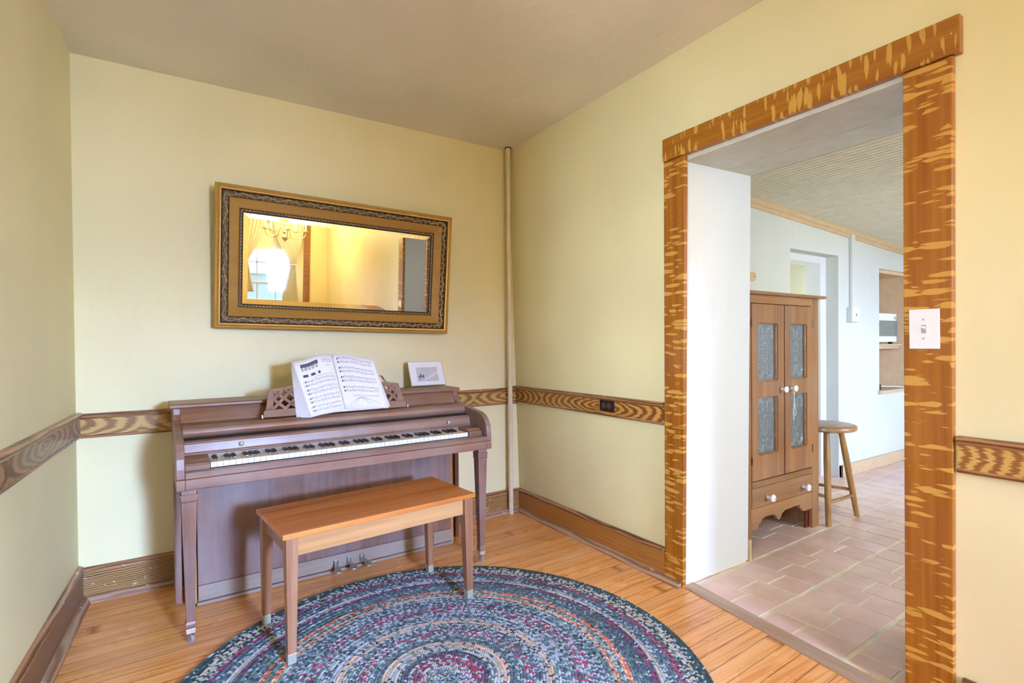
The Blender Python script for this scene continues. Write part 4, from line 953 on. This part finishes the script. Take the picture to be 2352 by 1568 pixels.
# beadboard ceiling with slope
V, Fa = [], []; st = 0.0415
xs = [2.45+i*st for i in range(int((7.0-2.45)/st)+1)]
prof = []
for x in xs:
    for dx, dz in ((0.0, 0.0), (0.026, 0.0), (0.027, 0.008), (0.031, 0.008), (0.032, 0.0), (0.036, 0.0), (0.037, 0.008), (0.0405, 0.008)): prof.append((x+dx, zc_(x+dx)+dz))
for x, z in prof: V += [(x, -1.9, z), (x, 2.4, z)]
Fa = [(2*i, 2*i+1, 2*i+3, 2*i+2) for i in range(len(prof)-1)]
me = bpy.data.meshes.new('ceiling_kitchen'); me.from_pydata(V, [], Fa); o = bpy.data.objects.new('ceiling_kitchen', me); COL.objects.link(o); me.materials.append(BEAD); o['kind'] = 'structure'
bm = BM(); box(bm, 2.43, 7.1, -1.95, 2.5, 2.50, 2.55); struct('ceiling_kitchen_deck', bm, BEAD)
# cornice
bm = BM(); v = []
for x in (2.5, 7.0):
    z = zc_(x); v.append([bm.verts.new((x, KY-a, z-c)) for a, c in ((0, 0.062), (0.010, 0.062), (0.014, 0.052), (0.014, 0.040), (0.028, 0.030), (0.034, 0.016), (0.034, -0.01), (0, -0.01))])
for i in range(8): bm.faces.new((v[0][i], v[0][(i+1) % 8], v[1][(i+1) % 8], v[1][i]))
struct('trim_21', bm, TAN)
bm = BM(); box(bm, 4.755, 6.9, KY-0.02, KY, 0, 0.100); box(bm, 4.755, 4.775, KY-0.02, KY+0.1, 0, 0.100); box(bm, 2.55, 3.99, KY-0.02, KY, 0, 0.1); struct('baseboard_kitchen', bm, TAN, bevel=0.002)
bm = BM(); box(bm, -0.012, 0.0, 0, 0.0, 0, 0.1) if False else None
bm = BM(); box(bm, 2.535, 2.552, 1.655, 2.27, 0, 0.115); struct('baseboard_kitchen_west', bm, TAN, bevel=0.002)

# niche interior
NM = flat('tan_niche_boards', (0.70, 0.52, 0.32), 0.55, var=0.05)
bm = BM(); x = 5.49
for i in range(5): box(bm, 5.49+i*0.172, 5.49+(i+1)*0.172-0.010, KY+0.42, KY+0.44, 0.68, 1.95)
box(bm, 5.40, 6.4, KY+0.445, KY+0.46, 0.6, 1.95); box(bm, 5.40, 5.49, KY+0.2, KY+0.44, 0.6, 1.95); box(bm, 6.13, 6.4, KY+0.04, KY+0.44, 0.6, 1.95); box(bm, 5.49, 6.2, KY+0.03, KY+0.44, 1.80, 1.83)
NI = struct('wall_niche', bm, NM)
bm = BM(); box(bm, 5.465, 6.15, KY-0.03, KY+0.42, 0.668, 0.700); struct('ledge', bm, TAN, parent=NI, bevel=0.003)
sh = thing('niche_shelf', 'tan wooden shelf in the kitchen niche carrying the microwave', 'shelf', (5.8, KY+0.22, 1.13))
bm = BM(); box(bm, -0.305, 0.32, -0.16, 0.195, -0.02, 0.0); obj('board', bm, TAN, sh, bevel=0.002)
bm = BM(); box(bm, -0.305, 0.30, -0.14, -0.12, -0.045, -0.02); obj('cleat', bm, TAN, sh)
mw = thing('microwave', 'white microwave oven with a grey window on the kitchen niche shelf', 'microwave', (5.65, KY+0.03, 1.13), 0)
bm = BM(); box(bm, -0.155, 0.330, 0.02, 0.36, 0.02, 0.295); obj('body', bm, WHITE, mw, bevel=0.006)
bm = BM(); box(bm, -0.155, 0.250, 0.008, 0.02, 0.075, 0.225); obj('window', bm, flat('microwave_window', (0.20, 0.21, 0.17), 0.25), mw, bevel=0.002)
bm = BM(); box(bm, 0.255, 0.322, 0.010, 0.02, 0.075, 0.225); cp = obj('control_panel', bm, flat('microwave_panel', (0.18, 0.18, 0.17), 0.35), mw, bevel=0.001)
bm = BM(); box(bm, 0.272, 0.308, 0.012, 0.02, 0.238, 0.268); obj('open_button', bm, flat('button_grey', (0.45, 0.45, 0.44), 0.4), mw, bevel=0.002)
bm = BM()
for x in (-0.13, 0.29):
    for y in (0.06, 0.32): box(bm, x-0.015, x+0.015, y-0.015, y+0.015, 0, 0.022)
obj('feet', bm, NEAR_BLACK, mw)
cm = thing('coffee_maker', 'black coffee maker half hidden at the left of the kitchen niche ledge', 'coffee maker', (5.545, KY+0.06, 0.700))
BLK = flat('black_plastic', (0.02, 0.022, 0.028), 0.25)
bm = BM(); lathe(bm, [(0.045, 0.0), (0.048, 0.01), (0.045, 0.05), (0.030, 0.06), (0.03, 0.09), (0.040, 0.12), (0.038, 0.18), (0.025, 0.215), (0.022, 0.26), (0.03, 0.27), (0.015, 0.285), (0, 0.29)], 20, Matrix.Translation((-0.02, 0, 0))); obj('body', bm, BLK, cm, smooth='auto')
bm = BM(); tube(bm, curve_pts([(0.02, 0, 0.06), (0.058, 0, 0.09), (0.060, 0, 0.13), (0.02, 0, 0.165)], 5), 0.008, 8); obj('handle', bm, BLK, cm, smooth=True)
bm = BM(); tube(bm, [(0.0, 0, 0.262), (0.05, 0, 0.262), (0.075, 0, 0.255)], [0.014, 0.010, 0.003], 8); obj('spout', bm, STEEL, cm, smooth=True)
bm = BM(); box(bm, 0.005, 0.060, -0.03, 0.03, 0.0, 0.05); obj('base', bm, BLK, cm, bevel=0.004)
bm = BM(); tube(bm, curve_pts([(5.61, KY+0.06, 0.735), (5.75, KY+0.04, 0.722), (5.90, KY+0.03, 0.715), (6.03, KY+0.0, 0.705), (6.12, KY-0.01, 0.7035)], 6), 0.0045, 6)
tag(obj('power_cord', bm, PORC, smooth=True), 'white power cord running along the kitchen niche ledge', 'cord')

# conduit with switch box, hook
cn = thing('wall_conduit', 'white surface conduit dropping to a switch box on the kitchen wall', 'conduit', (4.955, KY, 0))
bm = BM(); box(bm, -0.03, 0.025, -0.030, 0, 1.452, 2.085); obj('channel', bm, KWALL, cn, bevel=0.006)
bm = BM(); box(bm, -0.075, 0.055, -0.045, 0, 1.325, 1.452); bx = obj('switch_box', bm, KWALL, cn, bevel=0.003)
bm = BM(); box(bm, -0.070, 0.050, -0.051, -0.045, 1.330, 1.447); obj('plate', bm, WHITE, bx, bevel=0.002)
bm = BM(); box(bm, -0.020, -0.004, -0.058, -0.051, 1.375, 1.400); obj('toggle', bm, flat('toggle_grey', (0.35, 0.35, 0.34), 0.4), bx, bevel=0.001)
hk = thing('wooden_peg_plate', 'small rounded tan wooden plate fixed to the kitchen wall above the cabinet', 'wall plate', (3.50, KY, 1.634))
bm = BM(); pl = [(-0.10, -0.030), (0.015, -0.030)]+[(0.015+0.030*cos(radians(a)), 0.030*sin(radians(a))) for a in range(-75, 90, 15)]+[(0.015, 0.030), (-0.10, 0.030)]
prism(bm, pl, 'y', -0.018, 0); obj('plate', bm, flat('peg_tan', (0.60, 0.42, 0.20), 0.4), hk, bevel=0.003)
bm = BM(); lathe(bm, [(0.006, 0), (0.006, 0.003), (0, 0.004)], 10, Matrix.Translation((0.014, -0.018, 0)) @ Matrix.Rotation(pi/2, 4, 'X')); obj('screw', bm, STEEL, hk)

# ------------------------------------------------------------------ pie safe cabinet
CB = thing('pie_safe_cabinet', 'old pine pie safe with punched tin panels in its two doors in the kitchen', 'cabinet', (2.622, 1.735, 0), radians(0.6))
W = 0.775; CD = 0.40; HT = 1.425
bm = BM()
for x0, x1 in ((0, 0.055), (W-0.078, W)):
    box(bm, x0, x1, 0, 0.022, 0.0, HT)
obj('front_stile', bm, PINE_Z, CB, bevel=0.0015)
bm = BM(); box(bm, 0.0, 0.018, 0.022, CD, 0.0, HT); box(bm, W-0.018, W, 0.022, CD, 0.0, HT); obj('side_panel', bm, PINE_Z, CB, bevel=0.001)
bm = BM(); box(bm, 0.018, W-0.018, CD-0.015, CD, 0.08, HT); obj('back_panel', bm, PINE_Z, CB)
bm = BM(); box(bm, 0.04, W-0.02, CD-0.02, CD, 0.0, 0.045); obj('back_foot_rail', bm, PINE_X, CB)
bm = BM(); box(bm, 0.055, W-0.078, 0, 0.022, 1.378, HT); obj('top_rail', bm, PINE_X, CB, bevel=0.001)
bm = BM(); box(bm, 0.055, W-0.078, -0.004, 0.022, 0.345, 0.378); obj('mid_rail', bm, PINE_X, CB, bevel=0.003)
bm = BM(); box(bm, 0.018, W-0.018, 0.03, CD-0.02, 0.340, 0.352); box(bm, 0.018, W-0.018, 0.03, CD-0.02, 0.84, 0.852); box(bm, 0.018, W-0.018, 0.03, CD-0.02, 0.215, 0.225); obj('inner_shelf', bm, PINE_X, CB)
bm = BM(); prism(bm, [(-0.028, HT+0.018), (-0.034, HT+0.012), (-0.034, HT+0.006), (-0.026, HT), (CD, HT), (CD, HT+0.018)], 'x', -0.03, W+0.036); obj('cornice_top', bm, PINE_X, CB, bevel=0.002)
# scalloped apron
ap = [(0.055, 0.228), (0.055, 0.110), (0.120, 0.112), (0.128, 0.135), (0.150, 0.140), (0.158, 0.158), (0.20, 0.165), (0.27, 0.163), (0.300, 0.150), (0.312, 0.130), (0.330, 0.122), (0.348, 0.130), (0.360, 0.152), (0.395, 0.166), (0.50, 0.170), (0.555, 0.170), (0.558, 0.150), (0.580, 0.140), (0.592, 0.124), (0.615, 0.122), (W-0.078, 0.122), (W-0.078, 0.228)]
bm = BM(); prism(bm, ap, 'y', 0.002, 0.020); obj('scalloped_apron', bm, PINE_X, CB, bevel=0.001)
bm = BM(); box(bm, W-0.11, W-0.018, 0.024, 0.036, 0.0, 0.12); obj('corner_block', bm, REDW, CB)
# doors
def door(x0, x1, knob_x, hinge_x):
    d = obj('door', BM(), PINE_Z, CB); bm = BM(); z0, z1 = 0.384, 1.374
    w_ = x1-x0; px0, px1 = x0+0.058, x1-0.058
    P = [(0.520, 0.850), (0.935, 1.268)]
    y0, y1 = -0.002, 0.020
    box(bm, x0, px0, y0, y1, z0, z1); box(bm, px1, x1, y0, y1, z0, z1)
    box(bm, px0, px1, y0, y1, z0, P[0][0]); box(bm, px0, px1, y0, y1, P[0][1], P[1][0]); box(bm, px0, px1, y0, y1, P[1][1], z1)
    r = 0.020
    for a, b_ in P:
        for cx, cz, sx, sz in ((px0, a, 1, 1), (px1, a, -1, 1), (px0, b_, 1, -1), (px1, b_, -1, -1)):
            arc = [(cx, cz)]+[(cx+sx*r*(1-sin(t*pi/10)), cz+sz*r*(1-cos(t*pi/10))) for t in range(6)]
            prism(bm, arc, 'y', y0, y1)
    bm.to_mesh(d.data); bm.free()
    for a, b_ in P:
        bm = BM(); box(bm, px0-0.01, px1+0.01, 0.019, 0.0205, a-0.01, b_+0.01)
        tn = obj('tin_panel', bm, TIN, d)
        # embossed rows of punches
        bm = BM(); mx, mz = (px0+px1)/2, (a+b_)/2; hw, hh = (px1-px0)/2, (b_-a)/2
        def punch(x, z, an, l=0.0052): 
            c, s = cos(an), sin(an); y = 0.0165
            vs = [bm.verts.new((x+u*c-v*s, yy, z+u*s+v*c)) for u, v, yy in ((-l, 0, 0.019), (0, -l*0.33, y), (l, 0, 0.019), (0, l*0.33, y))]; bm.faces.new(vs)
        for k in range(22):
            t_ = 2*pi*k/22; punch(mx+0.022*cos(t_)*abs(cos(t_))**0.3, mz+0.055*sin(t_), t_)
        for sx in (-1, 1):
            for sz in (-1, 1):
                for rad in (0.030, 0.038, 0.046):
                    for k in range(18):
                        t_ = pi*(k/17)*1.3-0.5; x = mx+sx*(hw*0.45+rad*0.75*cos(t_)); z = mz+sz*(hh*0.62+rad*sin(t_)*1.1)
                        if abs(x-mx) < hw-0.004 and abs(z-mz) < hh-0.006: punch(x, z, t_*sx*sz, 0.0042)
        obj('punched_pattern', bm, flat('bright_punch', (0.52, 0.56, 0.58), 0.35, 0.4, var=0.2), tn)
        # moulded inner edge
        bm = BM()
        for (x_a, x_b, z_a, z_b) in ((px0, px0+0.006, a, b_), (px1-0.006, px1, a, b_)): box(bm, x_a, x_b, 0.006, 0.019, z_a, z_b)
        for (z_a, z_b) in ((a, a+0.005), (b_-0.005, b_)): box(bm, px0, px1, 0.006, 0.019, z_a, z_b)
        obj('panel_moulding', bm, PINE_X, d, bevel=0.002)
    # knob
    bm = BM(); MK = Matrix.Translation((knob_x, -0.002, 0.884)) @ Matrix.Rotation(pi/2, 4, 'X')
    lathe(bm, [(0.008, 0), (0.009, 0.004), (0.006, 0.014), (0.010, 0.020), (0.0175, 0.026), (0.019, 0.032), (0.016, 0.037), (0.009, 0.040), (0, 0.0405)], 20, MK); kn = obj('knob', bm, PORC, d, smooth=True)
    bm = BM(); lathe(bm, [(0.003, 0.0400), (0.003, 0.0420), (0, 0.0425)], 10, MK); obj('knob_screw', bm, STEEL, kn)
    for z in (0.50, 1.265):
        bm = BM(); box(bm, hinge_x-0.003, hinge_x+0.003, -0.0045, 0.004, z-0.022, z+0.022); obj('hinge', bm, BAK, d, bevel=0.001)
    return d
door(0.058, 0.378, 0.352, 0.056)
door(0.392, W-0.080, 0.452-0.0, W-0.079)
bm = BM(); box(bm, 0.376, 0.394, 0.004, 0.020, 0.384, 1.374); obj('centre_strip', bm, REDW, CB)
dr = obj('drawer', BM(), PINE_X, CB); bm = BM(); box(bm, 0.058, W-0.081, -0.001, 0.020, 0.232, 0.342); bm.to_mesh(dr.data); bm.free(); md = dr.modifiers.new('b', 'BEVEL'); md.width = 0.002; md.segments = 2
for x in (0.205, 0.585):
    MK = Matrix.Translation((x, -0.001, 0.277)) @ Matrix.Rotation(pi/2, 4, 'X')
    bm = BM(); lathe(bm, [(0.010, 0), (0.010, 0.004), (0.007, 0.016), (0.012, 0.024), (0.020, 0.030), (0.022, 0.037), (0.018, 0.043), (0.010, 0.046), (0, 0.0465)], 20, MK); kn = obj('knob', bm, PORC, dr, smooth=True)
    bm = BM(); lathe(bm, [(0.0035, 0.046), (0.0035, 0.048), (0, 0.0485)], 10, MK); obj('knob_screw', bm, STEEL, kn)
# hanging string on the right door knob
CBM = to_world(CB)
ST = thing('string_loop', 'white string looped over the right door knob of the pie safe', 'string'); ST.matrix_world = CBM @ Matrix.Translation((0.452, -0.018, 0.884))
bm = BM()
tube(bm, curve_pts([(0.0, -0.004, 0.010), (0.010, -0.004, 0.0), (0.006, -0.004, -0.03), (0.002, -0.003, -0.06), (0.014, -0.003, -0.11), (0.022, -0.003, -0.150), (0.010, -0.003, -0.165), (0.0, -0.003, -0.145), (0.006, -0.003, -0.10), (0.004, -0.003, -0.06), (-0.006, -0.004, -0.02), (-0.010, -0.004, 0.0), (0.0, -0.004, 0.010)], 6), 0.0015, 5)
tube(bm, curve_pts([(0.004, -0.003, -0.07), (-0.008, -0.004, -0.12), (-0.012, -0.004, -0.16), (-0.004, -0.004, -0.185), (0.004, -0.003, -0.17)], 6), 0.0013, 5)
obj('cord', bm, flat('white_string', (0.75, 0.74, 0.70), 0.9), ST, smooth=True)

# ------------------------------------------------------------------ stool
SX, SY = 3.612, 1.815
SL = thing('wooden_stool', 'round seated oak stool with splayed legs beside the pie safe', 'stool', (SX, SY, 0))
HS = 0.617
bm = BM(); lathe(bm, [(0.0, HS-0.036), (0.172, HS-0.036), (0.182, HS-0.030), (0.184, HS-0.012), (0.178, HS-0.003), (0.168, HS), (0, HS)], 40); obj('seat', bm, wood('stool_seat_oak', (0.25, 0.12, 0.05), (0.46, 0.27, 0.12), 'x', 0.3), SL, smooth='auto')
foot = []
for a in (-148, -32, 62, 128):
    a = radians(a); e = Vector((cos(a), sin(a), 0)); T_p = e*0.105+Vector((0, 0, HS-0.034)); B_p = e*0.215
    foot.append((T_p, B_p))
    bm = BM(); tube(bm, [T_p, T_p.lerp(B_p, 0.3), T_p.lerp(B_p, 0.6), B_p], [0.017, 0.0205, 0.020, 0.0165], 8); obj('leg', bm, STOOLM, SL, bevel=0.001)
for i, j, k in ((0, 1, 0.76), (1, 2, 0.70), (2, 3, 0.76), (3, 0, 0.70)):
    bm = BM(); tube(bm, [foot[i][0].lerp(foot[i][1], k), foot[j][0].lerp(foot[j][1], k)], 0.0105, 8); obj('stretcher', bm, STOOLM, SL, smooth=True)

# ------------------------------------------------------------------ figurine on a white stand in the doorway (seen in the mirror only)
PE = thing('white_stand', 'narrow white stand carrying a figurine, reflected near the right edge of the mirror', 'stand', (2.33, 0.790, 0))
bm = BM(); box(bm, -0.10, 0.10, -0.033, 0.030, 0.0, 1.08); obj('column', bm, WHITE, PE, bevel=0.004)
FG = thing('kissing_figurine', 'small painted figurine of two children kissing, reflected in the mirror', 'figurine', (2.29, 0.790, 1.08))
SK, HB_, HR_ = flat('figurine_skin', (0.80, 0.50, 0.36), 0.3), flat('figurine_dark_hair', (0.03, 0.02, 0.02), 0.3), flat('figurine_red_hair', (0.50, 0.20, 0.06), 0.3)
SHIRT, SHORT, PINK = flat('figurine_white_shirt', (0.78, 0.78, 0.74), 0.3), flat('figurine_blue_shorts', (0.16, 0.28, 0.38), 0.3), flat('figurine_pink_dress', (0.60, 0.28, 0.30), 0.3)
bm = BM(); lathe(bm, [(0.0, 0), (0.060, 0), (0.062, 0.006), (0.05, 0.012), (0, 0.013)], 20); obj('mound', bm, flat('figurine_grass', (0.15, 0.28, 0.08), 0.4), FG, smooth='auto')
def child(x, sg, hair, top, low):
    bm = BM()
    for dy in (-0.012, 0.012): tube(bm, [(x, dy, 0.012), (x-sg*0.002, dy, 0.03), (x-sg*0.003, dy, 0.055)], [0.0075, 0.0075, 0.010], 8)
    ball(bm, (x+sg*0.014, 0, 0.135), 0.021, (1, 0.95, 1.05), 12); tube(bm, [(x+sg*0.004, 0, 0.105), (x+sg*0.010, 0, 0.122)], 0.008, 8)
    ball(bm, (x+sg*0.036, 0, 0.134), 0.004, seg=6); o = obj('body', bm, SK, FG, smooth=True)
    bm = BM(); ball(bm, (x+sg*0.008, 0, 0.142), 0.0225, (1, 1.05, 1), 12); obj('hair', bm, hair, FG, smooth=True)
    bm = BM(); tube(bm, [(x-sg*0.003, 0, 0.068), (x, 0, 0.085), (x+sg*0.003, 0, 0.108)], [0.018, 0.019, 0.012], 12); tube(bm, [(x+sg*0.002, 0.016, 0.102), (x+sg*0.018, 0.022, 0.090), (x+sg*0.038, 0.016, 0.092)], [0.007, 0.0065, 0.005], 8); obj('shirt', bm, top, FG, smooth=True)
    bm = BM(); tube(bm, [(x-sg*0.003, 0, 0.045), (x-sg*0.003, 0, 0.060), (x-sg*0.003, 0, 0.072)], [0.024, 0.022, 0.018], 12); obj('shorts', bm, low, FG, smooth=True)
child(-0.036, 1, HR_, PINK, PINK); child(0.040, -1, HB_, SHIRT, SHORT)
